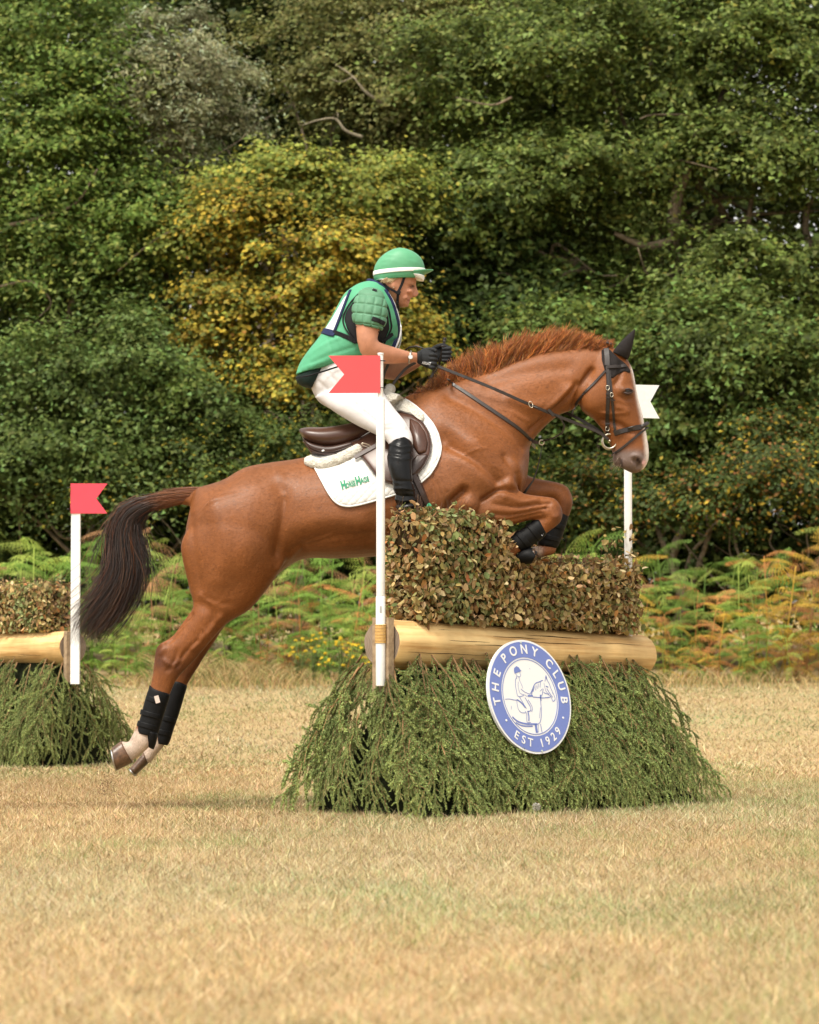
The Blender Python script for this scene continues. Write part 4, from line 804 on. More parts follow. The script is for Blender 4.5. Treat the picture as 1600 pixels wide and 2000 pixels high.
# muscle relief: strokes (photo px path, radius m, depth m) on both sides of the body
V = get_v(horse_me); N = get_n(horse_me); XZ = V[:, [0, 2]]
def stroke(path, rad, amp, Y=15.5, sides=(-1, 1), zone=None):
    global V
    pth = catmull(PN(path, Y)[:, [0, 2]], 5) if len(path) > 2 else PN(path, Y)[:, [0, 2]]
    w = np.exp(-(seg_dist(XZ, pth) / rad) ** 2)
    sd = np.zeros(len(V))
    for s in sides: sd = np.maximum(sd, np.clip(N[:, 1] * s * 1.6, 0, 1) * ((V[:, 1] - YC) * s > .02))
    V = V + N * (w * sd * amp)[:, None]
L_ = [
 ([(925, 880), (965, 925), (985, 940)], .085, .016), ([(850, 800), (900, 870), (935, 930)], .10, .012), ([(1010, 915), (1012, 930)], .05, .010), ([(440, 1000), (480, 1060)], .16, .016), ([(1150, 760), (1158, 785)], .045, .014), ([(1222, 756), (1234, 758)], .018, .010), ([(1250, 888), (1258, 902)], .016, .007), ([(930, 990), (960, 1000)], .06, .010),
 ([(870, 860), (905, 880), (945, 905), (975, 935)], .045, -.016), ([(880, 872), (930, 905), (968, 940)], .02, -.008),           # behind the shoulder muscle
 ([(985, 890), (1000, 930), (1000, 955)], .016, -.007), ([(940, 975), (975, 958), (1010, 962)], .012, -.012), ([(1000, 905), (990, 940), (1005, 958)], .03, .008),
 ([(905, 960), (880, 990), (885, 1030), (900, 1045)], .022, -.022), ([(915, 985), (925, 1015), (945, 1025)], .035, .010),         # elbow
 ([(965, 985), (1010, 990), (1045, 985), (1075, 982)], .008, -.006), ([(960, 1003), (1000, 1006), (1040, 998), (1072, 990)], .007, -.006), ([(970, 1020), (1020, 1010), (1060, 1000)], .006, -.004), ([(985, 972), (1020, 980), (1050, 975)], .012, .005),
 ([(1075, 1000), (1085, 1010), (1092, 1004)], .007, .004), ([(1066, 992), (1076, 1004)], .006, -.004),
 ([(880, 770), (940, 800), (1000, 845), (1025, 868)], .03, -.008), ([(1040, 835), (1075, 805), (1110, 770), (1130, 745)], .014, -.010), ([(1000, 775), (1040, 790), (1080, 780), (1110, 755)], .03, .007), ([(960, 740), (1030, 722), (1110, 712)], .035, -.006), ([(1060, 800), (1095, 772), (1120, 748)], .010, .006),
 ([(1126, 790), (1130, 768), (1142, 742), (1160, 716)], .012, -.012), ([(1140, 785), (1150, 800), (1168, 822)], .008, .004), ([(1178, 800), (1205, 802), (1232, 800)], .006, .004), ([(1180, 815), (1210, 822), (1240, 838)], .014, -.008), ([(1218, 700), (1215, 730), (1205, 745)], .012, -.008),
 ([(1212, 768), (1226, 775), (1238, 772)], .006, -.004), ([(1210, 790), (1230, 795)], .010, .004), ([(1246, 893), (1252, 900), (1254, 906)], .009, -.014), ([(1240, 886), (1252, 884), (1260, 890)], .005, .005), ([(1216, 893), (1217, 905), (1219, 915)], .0045, -.007), ([(1222, 896), (1225, 908)], .012, .003),
 ([(552, 955), (556, 1000), (547, 1040), (540, 1080)], .042, -.010), ([(554, 975), (550, 1030), (540, 1080)], .018, -.005), ([(575, 1075), (640, 1048), (720, 1050)], .03, -.006), ([(590, 1030), (640, 1015), (700, 1020)], .05, .006), ([(545, 925), (556, 945)], .022, .003),
 ([(585, 1070), (560, 1090), (540, 1110)], .012, .006), ([(420, 990), (440, 1060), (430, 1130)], .05, .007), ([(375, 1010), (380, 1080), (392, 1150)], .02, -.004), ([(500, 960), (490, 1030), (470, 1100)], .07, .006),
 ([(400, 1165), (425, 1175), (450, 1180)], .014, -.002), ([(395, 1180), (412, 1195), (418, 1215)], .026, -.006), ([(430, 1205), (405, 1235), (375, 1265)], .014, .006), ([(372, 1200), (345, 1235), (325, 1255)], .012, -.006), ([(365, 1215), (340, 1240), (315, 1260)], .006, .005), ([(385, 1250), (360, 1275), (345, 1300)], .008, -.005),
 ([(345, 1270), (340, 1290), (325, 1310)], .008, -.004), ([(320, 1290), (335, 1300), (350, 1290)], .009, .005), ([(312, 1275), (318, 1268)], .012, .004),
 ([(860, 1010), (858, 960), (845, 930)], .008, -.004), ([(845, 1000), (842, 960)], .006, -.003), ([(870, 1000), (872, 960)], .006, -.003),
 ([(1000, 800), (1020, 812), (1035, 818)], .005, .003), ([(905, 890), (935, 880), (950, 878)], .004, .0025), ([(930, 862), (955, 905), (975, 915)], .004, .0025), ([(600, 1060), (630, 1052), (650, 1044)], .004, .003), ([(395, 1225), (410, 1250), (400, 1270)], .004, .003), ([(390, 1162), (402, 1172), (420, 1180), (435, 1172)], .004, .002),
]
for p, r, a in L_: stroke(p, r, a * 1.85)
for i in range(7):                                  # skin folds on the quarters
    stroke([(385 + i * 6, 1020 - i * 5), (398 + i * 6, 998 - i * 4), (425 + i * 8, 985 - i * 3)], .0045, .0022); 
V = smooth_verts(V, get_e(horse_me), 2); set_v(horse_me, V)

# coat colours: chestnut, darker points, white socks, white blaze, grey muzzle
XZ = V[:, [0, 2]]; n = len(V)
def zone(path, rad, Y=15.6): return np.exp(-(seg_dist(XZ, PN(path, Y)[:, [0, 2]]) / rad) ** 2)
base = np.array([.192, .064, .0175]); col = np.tile(base, (n, 1))
nz = vnoise(XZ[:, 0] * 6, XZ[:, 1] * 6 + V[:, 1] * 5, 21) * .6 + vnoise(XZ[:, 0] * 17, XZ[:, 1] * 17, 22) * .4
col *= (.86 + .28 * nz)[:, None]
def blend(c, w):
    global col
    col = col * (1 - w[:, None]) + np.array(c) * w[:, None]
blend((.20, .073, .025), np.clip(zone([(600, 960), (760, 1040), (900, 980)], .22) * .6, 0, 1))
blend((.215, .071, .018), zone([(960, 770), (1100, 740)], .16) * .7)
for pth, r, w in (([(308, 1268), (312, 1290)], .03, .75), ([(320, 1300), (345, 1300)], .035, .45), ([(395, 1285), (360, 1320)], .05, .6), ([(1095, 1000), (1090, 1018)], .03, .45), ([(1112, 985), (1110, 1000)], .035, .6)):
    blend((.06, .020, .010), zone(pth, r) * w)
blend((.05, .022, .013), zone([(1222, 764), (1230, 766)], .022) * .8)
XYm = XZ; sock = np.zeros(n)
for poly, Y in (([(246, 1425), (276, 1424), (306, 1445), (304, 1470), (262, 1500), (225, 1460)], YN), ([(286, 1440), (322, 1445), (330, 1462), (296, 1500), (268, 1480)], YF)):
    m_ = inside(XZ, PN(poly, Y)[:, [0, 2]]) & ((V[:, 1] - YC) * (1 if Y > YC else -1) > 0); sock[m_] = 1
m_ = inside(XZ, PN([(1036, 1062), (1056, 1066), (1062, 1090), (1036, 1094)], YF)[:, [0, 2]]) & (V[:, 1] > YC); sock[m_] = .7
sock = smooth_verts(np.stack([sock] * 3, 1), get_e(horse_me), 4, .5, 0)[:, 0]; blend((.44, .34, .27), sock)
mz = np.clip((890 - 0) * 0 + zone([(1245, 897), (1225, 900), (1205, 897)], .062) * 1.5, 0, 1) * np.clip((.010 + P(0, 872, YC).z - V[:, 2]) / .04, 0, 1)
blend((.135, .095, .080), np.clip(mz, 0, 1) * .95)
fr = catmull(PN([(1238, 722), (1245, 765), (1254, 800), (1262, 835), (1267, 870), (1268, 895), (1262, 912)], YC)[:, [0, 2]], 4)
bl = np.clip(1.5 - seg_dist(XZ, fr) / .022, 0, 1) * np.clip(1.6 - np.abs(V[:, 1] - YC) / .034, 0, 1); bl *= V[:, 0] > P(1225, 0, YC).x
blend((.68, .60, .55), np.clip(bl * 1.2, 0, 1))
blend((.60, .33, .30), np.clip(zone([(1256, 905), (1262, 900)], .012) * 1.1, 0, 1) * (V[:, 0] > P(1250, 0, YC).x))
blend((.02, .010, .008), np.clip(zone([(1249, 895), (1252, 900)], .0075) * 1.3, 0, 1))
blend((.02, .012, .010), zone([(1217, 895), (1218, 906), (1220, 914)], .0035))
set_col(horse_me, np.clip(col, .005, .9), 'coat')
M_coat = mat('chestnut_coat', attr='coat', rough=.5, spec=.28, noise=((9, .10), (90, .08), (380, .10)), bump=((9, .32, .012), (28, .30, .006), (75, .3, .004), (300, .35, .002)), sheen=0)
horse = empty('horse', (float(P(700, 0, YC).x), YC, .15))
tag(horse, 'chestnut horse in mid jump over the brush fence, carrying a rider', 'horse')
body = adopt(obj('body', horse_me, M_coat), horse)
HB = BVHTree.FromPolygons([tuple(v) for v in V], [tuple(p.vertices) for p in horse_me.polygons])

# short coat hair lying along the body, follows the lie of the coat
n = 130000; tri = np.empty(len(horse_me.loops), np.int32); horse_me.loops.foreach_get('vertex_index', tri); quads = np.array([p.vertices[:] for p in horse_me.polygons if len(p.vertices) == 4]); Ncur = get_n(horse_me)
k = rng.integers(0, len(quads), n); wq = rng.dirichlet([1, 1, 1, 1], n); pos = np.einsum('nk,nkd->nd', wq, V[quads[k]]); nm = np.einsum('nk,nkd->nd', wq, Ncur[quads[k]]); cc_ = np.einsum('nk,nkd->nd', wq, np.clip(col, .005, .9)[quads[k]])
flow = np.stack([-.9 + .5 * vnoise(pos[:, 0] * 3, pos[:, 2] * 3, 31), 0 * k, -.75 + .7 * vnoise(pos[:, 0] * 2.3, pos[:, 2] * 2.3, 32)], 1); hd = pos[:, 0] > P(1120, 0, YC).x; flow[hd] = np.array([.35, 0, -1]); leg = pos[:, 2] < P(0, 1190, YC).z; flow[leg] = np.array([-.3, 0, -1]); flow += rng.normal(0, .16, (n, 3))
flow -= nm * np.sum(flow * nm, 1, keepdims=True); flow /= np.linalg.norm(flow, axis=1, keepdims=True) + 1e-9; sd_ = np.cross(nm, flow); ln = rng.uniform(.008, .016, n)[:, None] * np.where(hd, .6, 1)[:, None]; wd = .0008
tip_ = pos + flow * ln + nm * ln * .10; VV = np.stack([pos - sd_ * wd + nm * .0002, pos + sd_ * wd + nm * .0002, tip_], 1).reshape(-1, 3); hc = cc_ * np.clip(rng.lognormal(.0, .30, (n, 1)), .4, 1.7)
M_fur = mat('coat_hair', attr='col', rough=.4, spec=.35); tag(adopt(obj('coat_hair', np_mesh('coat_hair', VV, np.arange(3 * n).reshape(-1, 3), np.repeat(np.clip(hc, .004, .9), 3, 0)), M_fur), horse), kind='stuff')

# hooves
M_hoof = mat('hoof_horn', (.085, .043, .022), .35, .5, noise=((14, .8), (60, .5)), bump=(90, .4, .003))
M_shoe = mat('steel_shoe', (.35, .34, .33), .4, .5, metallic=.9)
def hoof(c, s, Y, wc=.045, ws=.06, shod=True):
    "c: coronet front/heel px, s: ground edge front/heel px"
    r = [(c[0], c[1], wc, 0, Y), (((c[0][0] + s[0][0]) / 2, (c[0][1] + s[0][1]) / 2), ((c[1][0] + s[1][0]) / 2, (c[1][1] + s[1][1]) / 2), (wc + ws) / 2, 0, Y), (s[0], s[1], ws, 0, Y)]
    V_, F_ = loft(r, nseg=20, m=4, e=.85); mb = MB(); mb.add(V_, F_); h = adopt(obj('hoof', mb.mesh('hoof', False), M_hoof), horse)
    for p in h.data.polygons: p.use_smooth = len(p.vertices) == 4
    if not shod: return h
    a, b = P(*s[0], Y), P(*s[1], Y); ax, az = (a - b).x / 2, (a - b).z / 2; m = (a + b) / 2; nrm = Vector((-(a - b).z, 0, (a - b).x)).normalized()
    q = P(*c[0], Y); nrm = nrm if (q - m).dot(nrm) < 0 else -nrm
    pts = [m + Vector((ax * math.cos(t), ws * math.sin(t), az * math.cos(t))) * .93 + nrm * .003 for t in np.linspace(-2.5, 2.5, 19)]
    mb = MB(); mb.tube(pts, .006, 6); o = obj('shoe', mb.mesh('shoe', True), M_shoe); o.parent = h
    return h
hoof(((260, 1489), (237, 1447)), ((229, 1505), (219, 1460)), YN); hoof(((290, 1491), (281, 1469)), ((266, 1514), (254, 1500)), YF, .04, .055)
hoof(((1012, 1098), (1010, 1080)), ((1046, 1096), (1044, 1070)), YC - .15, .036, .05, False); hoof(((1046, 1091), (1042, 1070)), ((1026, 1098), (1026, 1078)), YC + .12, .034, .044, False)

# eyes
M_eye = mat('eye', (.006, .004, .004), .06, .6); M_lid = mat('eyelid', (.035, .017, .012), .5, .3)
for s in (-1, 1):
    p = P(1227, 764, 15.65); h_ = HB.ray_cast(Vector((p.x, YC + s * 2, p.z)), Vector((0, -s, 0))); p = Vector((p.x, h_[0].y - s * .006, p.z)); e = adopt(obj('eye', MB().add(*ellipsoid(p, (.021, .013, .0145), 10)).mesh('eye', True), M_eye), horse)
    for dz, k in ((.008, 1), (-.010, -1)):
        pts = [p + Vector((x, s * (.013 - 14 * x * x), dz * 1.25 * (1 - (x / .027) ** 2))) for x in np.linspace(-.025, .025, 9)]
        o = obj('eyelid', MB().tube(pts, [.002, .004, .005, .0055, .0055, .0055, .005, .004, .002], 6).mesh('eyelid', True), M_lid); o.parent = e

# mane: short, crimped, standing up
M_hair = mat('horse_hair', attr='col', rough=.45, spec=.35, sheen=.1)
def surf_top(x, z0):
    h = HB.ray_cast(Vector((x, YC, z0 + .6)), Vector((0, 0, -1))); return h[0].z if h[0] else z0
crest = catmull(PN([(800, 772), (828, 765), (860, 752), (890, 739), (935, 729), (975, 713), (1027, 693), (1072, 681), (1121, 675), (1178, 676)], YC), 12)
top = catmull(PN([(812, 778), (838, 748), (868, 722), (893, 694), (935, 664), (1007, 644), (1060, 634), (1105, 628), (1152, 644), (1200, 664)], YC), 12)
K = len(crest); NM = 7600; S = 7; t = np.linspace(0, 1, S); NCL = 260
cl = rng.integers(0, NCL, NM); clu = np.clip(np.linspace(0, 1, NCL) + rng.normal(0, .004, NCL), 0, 1); cls = rng.choice([-1, 1], NCL, p=[.65, .35]); csp = rng.random(NCL) ** 1.3; cln = rng.uniform(.62, .95, NCL); cdx = rng.normal(0, .016, NCL)
u = np.clip(clu[cl] + rng.normal(0, .006, NM), 0, 1) * (K - 1.001); i0 = u.astype(int); fr_ = (u - i0)[:, None]
A = crest[i0] * (1 - fr_) + crest[i0 + 1] * fr_; uc = clu[cl] * (K - 1.001); ic = uc.astype(int); fc = (uc - ic)[:, None]; B = top[ic] * (1 - fc) + top[ic + 1] * fc; Ac = crest[ic] * (1 - fc) + crest[ic + 1] * fc
side = cls[cl]; spread = csp[cl] * rng.uniform(.7, 1.2, NM)
A = A + np.stack([0 * u, side * .014 + rng.normal(0, .012, NM), -.016 - .022 * rng.random(NM)], 1)
tipp = Ac + (B - Ac) * (cln[cl] * rng.uniform(.62, 1.06, NM))[:, None] + np.stack([cdx[cl], side * spread * .06, -spread * .028], 1) + rng.normal(0, .012, (NM, 3))
ph = rng.random(NCL)[cl] * 6.28 + rng.normal(0, .3, NM); am = .0075 * rng.uniform(.6, 1.15, NM)
pts = A[:, None, :] + (tipp - A)[:, None, :] * t[None, :, None]
pts[:, :, 0] += am[:, None] * np.sin(ph[:, None] + t[None, :] * 13) * t ** .5; pts[:, :, 1] += am[:, None] * np.cos(ph[:, None] + t[None, :] * 13) * t ** .5
xk = np.clip((i0 / K), 0, 1); col = palette(NM, [(.34, .10, .02), (.44, .16, .035), (.22, .065, .015), (.52, .23, .07)], [4, 3, 2, 1], .2); dk = np.clip((.28 - xk) / .28, 0, 1)[:, None]; col = col * (1 - .6 * dk)
col *= rng.lognormal(0, .22, NCL)[cl][:, None]; rad = np.outer(rng.uniform(.0011, .0020, NM), [.9, 1, 1, .95, .85, .6, .25])
adopt(obj('mane', strands('mane', pts, rad, col), M_hair), horse)

# tail: dock hair then a long wavy dark fall
ctr = catmull([np.r_[P(a, b, YC)[:], w] for a, b, w in ((385, 967, .030), (350, 972, .036), (310, 978, .052), (270, 992, .080), (242, 1020, .11), (240, 1065, .135), (243, 1110, .145), (228, 1155, .14), (200, 1195, .13), (172, 1228, .115), (158, 1256, .10), (172, 1282, .09))], 8)
NT = 4300; S = len(ctr[::6]); cc = ctr[::6]; t = np.linspace(0, 1, S)
start = np.where(rng.random(NT) < .5, 0, rng.integers(0, S // 3, NT)); off = rng.normal(size=(NT, 2)); off /= np.maximum(1, np.linalg.norm(off, axis=1, keepdims=True) / 1.1)
cl = rng.integers(0, 160, NT); off = off * .62 + rng.normal(size=(160, 2))[cl] * .30
ends = np.clip(1.02 - rng.gamma(2.0, .10, NT) - .10 * np.abs(rng.normal(size=160))[cl], .5, 1.05); ph = rng.random(160)[cl] * 6.28; pts = np.zeros((NT, S, 3))
for j in range(S):
    ts = start / S + (ends - start / S) * t[j]; idx = np.clip(ts, 0, 1) * (S - 1.001); i0 = idx.astype(int); f = (idx - i0)[:, None]
    c_ = cc[i0] * (1 - f) + cc[i0 + 1] * f; tg = cc[i0 + 1] - cc[i0]; tg2 = tg[:, [0, 2]] / (np.linalg.norm(tg[:, [0, 2]], axis=1, keepdims=True) + 1e-9); nx_ = np.stack([-tg2[:, 1], tg2[:, 0]], 1)
    w = c_[:, 3] * (.40 + .20 * ts); wob = np.sin(ph + ts * 8) * .040 * ts ** 1.3; w = w * (1 + .65 * ts ** 3)
    pts[:, j, 0] = c_[:, 0] + nx_[:, 0] * (off[:, 0] * w + wob); pts[:, j, 2] = c_[:, 2] + nx_[:, 1] * (off[:, 0] * w + wob); pts[:, j, 1] = YC + off[:, 1] * w * .75 + .012 * np.cos(ph * 1.7 + ts * 7) * ts
fly = rng.random(NT) < .09; pts[fly, :, 0] += (rng.normal(size=(fly.sum(), 1)) * .11) * t ** 2; pts[fly, :, 2] += (rng.normal(size=(fly.sum(), 1)) * .03) * t ** 2
red = np.clip(1 - start / (S * .3), 0, 1) * rng.random(NT); col = palette(NT, [(.014, .007, .005), (.024, .010, .006), (.045, .017, .008)], [4, 3, 1.5], .2)
red = (rng.random(NT) < .16)[:, None]; col = np.where(red, palette(NT, [(.13, .045, .014), (.09, .03, .011)], [1, 1]), col)
rad = np.outer(rng.uniform(.0008, .0016, NT), np.r_[np.ones(S - 7), .9, .8, .7, .6, .45, .3, .12])
adopt(obj('tail', strands('tail', pts, rad, col), M_hair), horse)
n2 = 1000; u = rng.random(n2); cA = catmull(PN([(394, 964), (360, 972), (325, 976), (290, 984)], YC), 8); idx = u * (len(cA) - 1.001); i0 = idx.astype(int); a = rng.random(n2) * 2 * np.pi; rr = np.interp(u, [0, 1], [.034, .024])
st = cA[i0] + np.stack([0 * a, np.cos(a) * rr * .9, np.sin(a) * rr], 1); tt = np.linspace(0, 1, 6); dirn = np.stack([-.16 * np.ones(n2), np.cos(a) * .012, -.01 + np.sin(a) * .01], 1) * rng.uniform(.6, 1.2, (n2, 1))
pts = st[:, None, :] + dirn[:, None, :] * tt[None, :, None] - np.array([0, 0, .035]) * (tt ** 2)[None, :, None] * np.clip(u[:, None, None] * 1.3, .2, 1.3)
k_ = np.clip(1.1 - u, 0, 1)[:, None]; col = palette(n2, [(.20, .065, .016), (.14, .045, .012)], [1, 1]) * k_ + np.array([.04, .014, .008]) * (1 - k_)
adopt(obj('tail_head', strands('tail_head', pts, np.outer(rng.uniform(.001, .0018, n2), [1, 1, 1, .9, .6, .2]), col), M_hair), horse)

# whiskers
n3 = 60; st = PN([(1201 + 12 * random.random(), 890 + 18 * random.random()) for _ in range(n3)], YC) + np.stack([0 * np.arange(n3), rng.normal(0, .018, n3), 0 * np.arange(n3)], 1)
tt = np.linspace(0, 1, 4); dn = np.stack([-.5 - rng.random(n3), rng.normal(0, .5, n3), -.4 + rng.normal(0, .4, n3)], 1) * .025; pts = st[:, None, :] + dn[:, None, :] * tt[None, :, None] - np.array([0, 0, .008]) * (tt ** 2)[None, :, None]
adopt(obj('whiskers', strands('whiskers', pts, np.tile([.0007, .0006, .0005, .0002], (n3, 1)), palette(n3, [(.35, .28, .22), (.08, .05, .04)], [1, 1])), M_hair), horse)
# ================================================================== saddlery
def surf(bvh, x, z, side=-1):
    h = bvh.ray_cast(Vector((x, YC + side * 2, z)), Vector((0, -side, 0)))
    if h[0] is not None: return h[0].y
    q = bvh.find_nearest(Vector((x, YC + side * .25, z)))[0]; return q.y
def resample(pts, n, closed=True):
    p = np.array(pts, float); p = np.vstack([p, p[:1]]) if closed else p; d = np.r_[0, np.cumsum(np.linalg.norm(np.diff(p, axis=0), axis=1))]; t = np.linspace(0, d[-1], n, endpoint=not closed)
    return np.stack([np.interp(t, d, p[:, j]) for j in range(p.shape[1])], 1)
def drape(name, poly, off, th, m, parent, bvh=None, side=-1, centre=None, rings=9, Y=15.45, nb=90, round_=1, puff=0., smooth=True):
    "panel with the outline poly (px) lying on the body's flank, th thick, its outer face off above the skin"
    bvh = bvh or HB; q = resample(poly, nb)
    if round_:
        for _ in range(round_): q = (np.roll(q, 1, 0) + 2 * q + np.roll(q, -1, 0)) / 4
    c = np.array(centre if centre else q.mean(0)); V = []; F = []
    for k in range(rings + 1):
        f = 1 - k / (rings + .0) if k < rings else .02
        for a, b in q:
            p = P(c[0] + (a - c[0]) * f, c[1] + (b - c[1]) * f, Y); V.append([p.x, surf(bvh, p.x, p.z, side), p.z])
    V = np.array(V).reshape(rings + 1, nb, 3)
    for _ in range(3): V[:, :, 1] = (np.roll(V[:, :, 1], 1, 1) + 2 * V[:, :, 1] + np.roll(V[:, :, 1], -1, 1)) / 4
    o = off + puff * np.sin(np.linspace(0, 1, rings + 1) * np.pi / 2); o[0] = off - th * .35
    T = V.copy(); T[:, :, 1] += side * o[:, None]; B = V[0].copy(); B[:, 1] += side * (off - th)
    VV = np.concatenate([T.reshape(-1, 3), B]); L = (rings + 1) * nb
    F = [(k * nb + j, k * nb + (j + 1) % nb, (k + 1) * nb + (j + 1) % nb, (k + 1) * nb + j) for k in range(rings) for j in range(nb)] + [tuple(rings * nb + j for j in range(nb))]
    F += [(L + j, L + (j + 1) % nb, (j + 1) % nb, j) for j in range(nb)]
    ob = obj(name, MB().add(VV, F).mesh(name, smooth), m); adopt(ob, parent); ob['_edge'] = 0; del ob['_edge']
    return ob, T[0]
def ribbon(name, path, width, th, m, parent, bvh=None, side=-1, off=.004, Y=15.5, fixed=None, lift=None):
    "flat strap along a px path; lies on the body, or at the given depths (fixed)"
    bvh = bvh or HB; n = max(12, len(path) * 7); q = resample(catmull(path, 6) if len(path) > 2 else path, n, False); pts = []
    fy = np.interp(np.linspace(0, 1, n), np.linspace(0, 1, len(fixed)), fixed) if fixed else None
    for i, (a, b) in enumerate(q):
        p = P(a, b, fy[i] if fixed else Y); y = fy[i] if fixed else surf(bvh, p.x, p.z, side) + side * off
        pts.append([p.x, y, p.z])
    pts = np.array(pts)
    if not fixed:
        for _ in range(2): pts[1:-1, 1] = (pts[:-2, 1] + 2 * pts[1:-1, 1] + pts[2:, 1]) / 4
    t = np.gradient(pts, axis=0); t /= np.linalg.norm(t, axis=1, keepdims=True) + 1e-9
    nm = np.tile(np.array([0, side, 0.0]), (n, 1))
    if not fixed:
        for i, p in enumerate(pts):
            h = bvh.find_nearest(Vector(p)); nm[i] = np.array(h[1]) if h[1] is not None else nm[i]
        nm[:, 1] += side * .6
    w = np.cross(t, nm); w /= np.linalg.norm(w, axis=1, keepdims=True) + 1e-9; nn = np.cross(w, t); nn *= np.sign(np.sum(nn * nm, 1, keepdims=True)); V = []
    for s1, s2 in ((-1, 0), (-.8, 1), (.8, 1), (1, 0)): V.append(pts + w * s1 * width / 2 + nn * s2 * th)
    V = np.stack(V, 1).reshape(-1, 3); F = [(i * 4 + k, i * 4 + (k + 1) % 4, i * 4 + 4 + (k + 1) % 4, i * 4 + 4 + k) for i in range(n - 1) for k in range(4)] + [(0, 1, 2, 3), ((n - 1) * 4, (n - 1) * 4 + 1, (n - 1) * 4 + 2, (n - 1) * 4 + 3)]
    return adopt(obj(name, MB().add(V, F).mesh(name), m), parent)
def tube(name, pts, r, m, parent, n=8):
    return adopt(obj(name, MB().tube(pts, r, n).mesh(name, True), m), parent)
def loop(c, rx, rz, r, deg=0, n=28, sq=1.0):
    ca, sa = math.cos(math.radians(deg)), math.sin(math.radians(deg)); pts = []
    for k in range(n + 1):
        a = 2 * math.pi * k / n; x = rx * math.copysign(abs(math.cos(a)) ** sq, math.cos(a)); z = rz * math.copysign(abs(math.sin(a)) ** sq, math.sin(a)); pts.append((c[0] + x * ca - z * sa, c[1], c[2] + x * sa + z * ca))
    return pts
def PS(px, py, off=.0, side=-1, bvh=None, Y=15.48):
    p = P(px, py, Y); return Vector((p.x, surf(bvh or HB, p.x, p.z, side) + side * off, p.z))

def quilt_mat():
    m = bpy.data.materials.new('quilted_cotton'); m.use_nodes = True; N = m.node_tree.nodes; L = m.node_tree.links; b = N['Principled BSDF']; b.inputs['Base Color'].default_value = (.63, .62, .60, 1); b.inputs['Roughness'].default_value = .9; b.inputs['Specular IOR Level'].default_value = .1
    tc = N.new('ShaderNodeTexCoord'); prev = None
    for ang in (.75, -.75):
        mp = N.new('ShaderNodeMapping'); mp.inputs['Rotation'].default_value = (0, ang, 0); L.new(tc.outputs['Object'], mp.inputs[0]); w = N.new('ShaderNodeTexWave'); w.wave_type = 'BANDS'; w.bands_direction = 'X'; w.inputs['Scale'].default_value = 11; L.new(mp.outputs[0], w.inputs['Vector'])
        pw = N.new('ShaderNodeMath'); pw.operation = 'POWER'; pw.inputs[1].default_value = .35; L.new(w.outputs['Fac'], pw.inputs[0]); bp = N.new('ShaderNodeBump'); bp.inputs['Strength'].default_value = .35; bp.inputs['Distance'].default_value = .006; L.new(pw.outputs[0], bp.inputs['Height'])
        if prev: L.new(prev, bp.inputs['Normal'])
        prev = bp.outputs[0]
    L.new(prev, b.inputs['Normal']); return m
M_quilt = quilt_mat(); M_bind = mat('white_binding', (.66, .66, .65), .7, .2); M_fleece = mat('sheepskin', (.60, .565, .49), .95, .1, noise=(60, .12), bump=((90, 1, .012), (260, .8, .006)), sheen=.3)
M_leather = mat('brown_leather', (.060, .024, .014), .34, .5, noise=((9, .3), (160, .12)), bump=((220, .12, .001), (14, .15, .004))); M_leather2 = mat('dark_brown_leather', (.036, .016, .011), .4, .45, noise=(20, .3), bump=(220, .12, .001))
M_strap = mat('black_leather', (.020, .014, .012), .42, .45, noise=(60, .25)); M_steel = mat('steel', (.52, .47, .38), .28, .5, metallic=1.0); M_neo = mat('black_neoprene', (.005, .005, .0055), .55, .15, noise=(30, .4), bump=((35, .3, .004), (300, .2, .001))); M_green = mat('green_enamel', (.04, .21, .10), .35, .5)
M_logo = mat('logo_green', (.02, .21, .11), .6, .3); M_knit = mat('black_knit', (.020, .017, .017), .85, .15, bump=(420, .7, .003), noise=(200, .4))

pad = empty('saddle_pad', P(740, 960, YC)); tag(pad, 'white quilted saddle pad with green print under the saddle', 'saddle pad')
PADP = [(600, 886), (615, 913), (628, 938), (642, 964), (652, 978), (664, 987), (681, 990), (700, 987), (720, 982), (771, 967), (800, 956), (822, 943), (840, 927), (852, 908), (860, 888), (862, 870), (857, 846), (846, 824), (828, 802), (808, 783), (790, 770), (770, 780), (740, 812), (700, 845), (650, 870)]
for s in (-1, 1):
    o, edge = drape('pad_panel', PADP, .014, .012, M_quilt, pad, side=s, centre=(742, 890), rings=16, nb=140); tube('binding', [tuple(p) for p in np.vstack([edge, edge[:1]])], .005, M_bind, o, 6)
def decal(txt, px, py, size, rot, m, parent, bvh=None, off=.018, bold=.001, Y=15.45, shear=0, xs=1.0):
    me = text_mesh(txt, size, bold); p0 = P(px, py, Y); V = get_v(me); ca, sa = math.cos(rot), math.sin(rot); W = []
    for v in V:
        v[0] *= xs; x = p0.x + v[0] * ca - v[1] * sa; z = p0.z + v[0] * sa + v[1] * ca + shear * v[0]; W.append((x, surf(bvh or HB, x, z) - off - v[2] * .5, z))
    set_v(me, np.array(W)); return adopt(obj('print', me, m), parent)
decal('ORSE', 685, 946.5, .033, .26, M_logo, pad, bold=.0010, xs=.60); decal('H', 671, 947.5, .055, .26, M_logo, pad, bold=.0032, xs=.62); decal('H', 699.5, 939.5, .055, .26, M_logo, pad, bold=.0032, xs=.62); decal('AGE', 712.5, 937.5, .036, .26, M_logo, pad, bold=.0011, xs=.60); decal('Marksway', 685.5, 938, .012, .26, M_logo, pad, bold=.0, xs=.8)

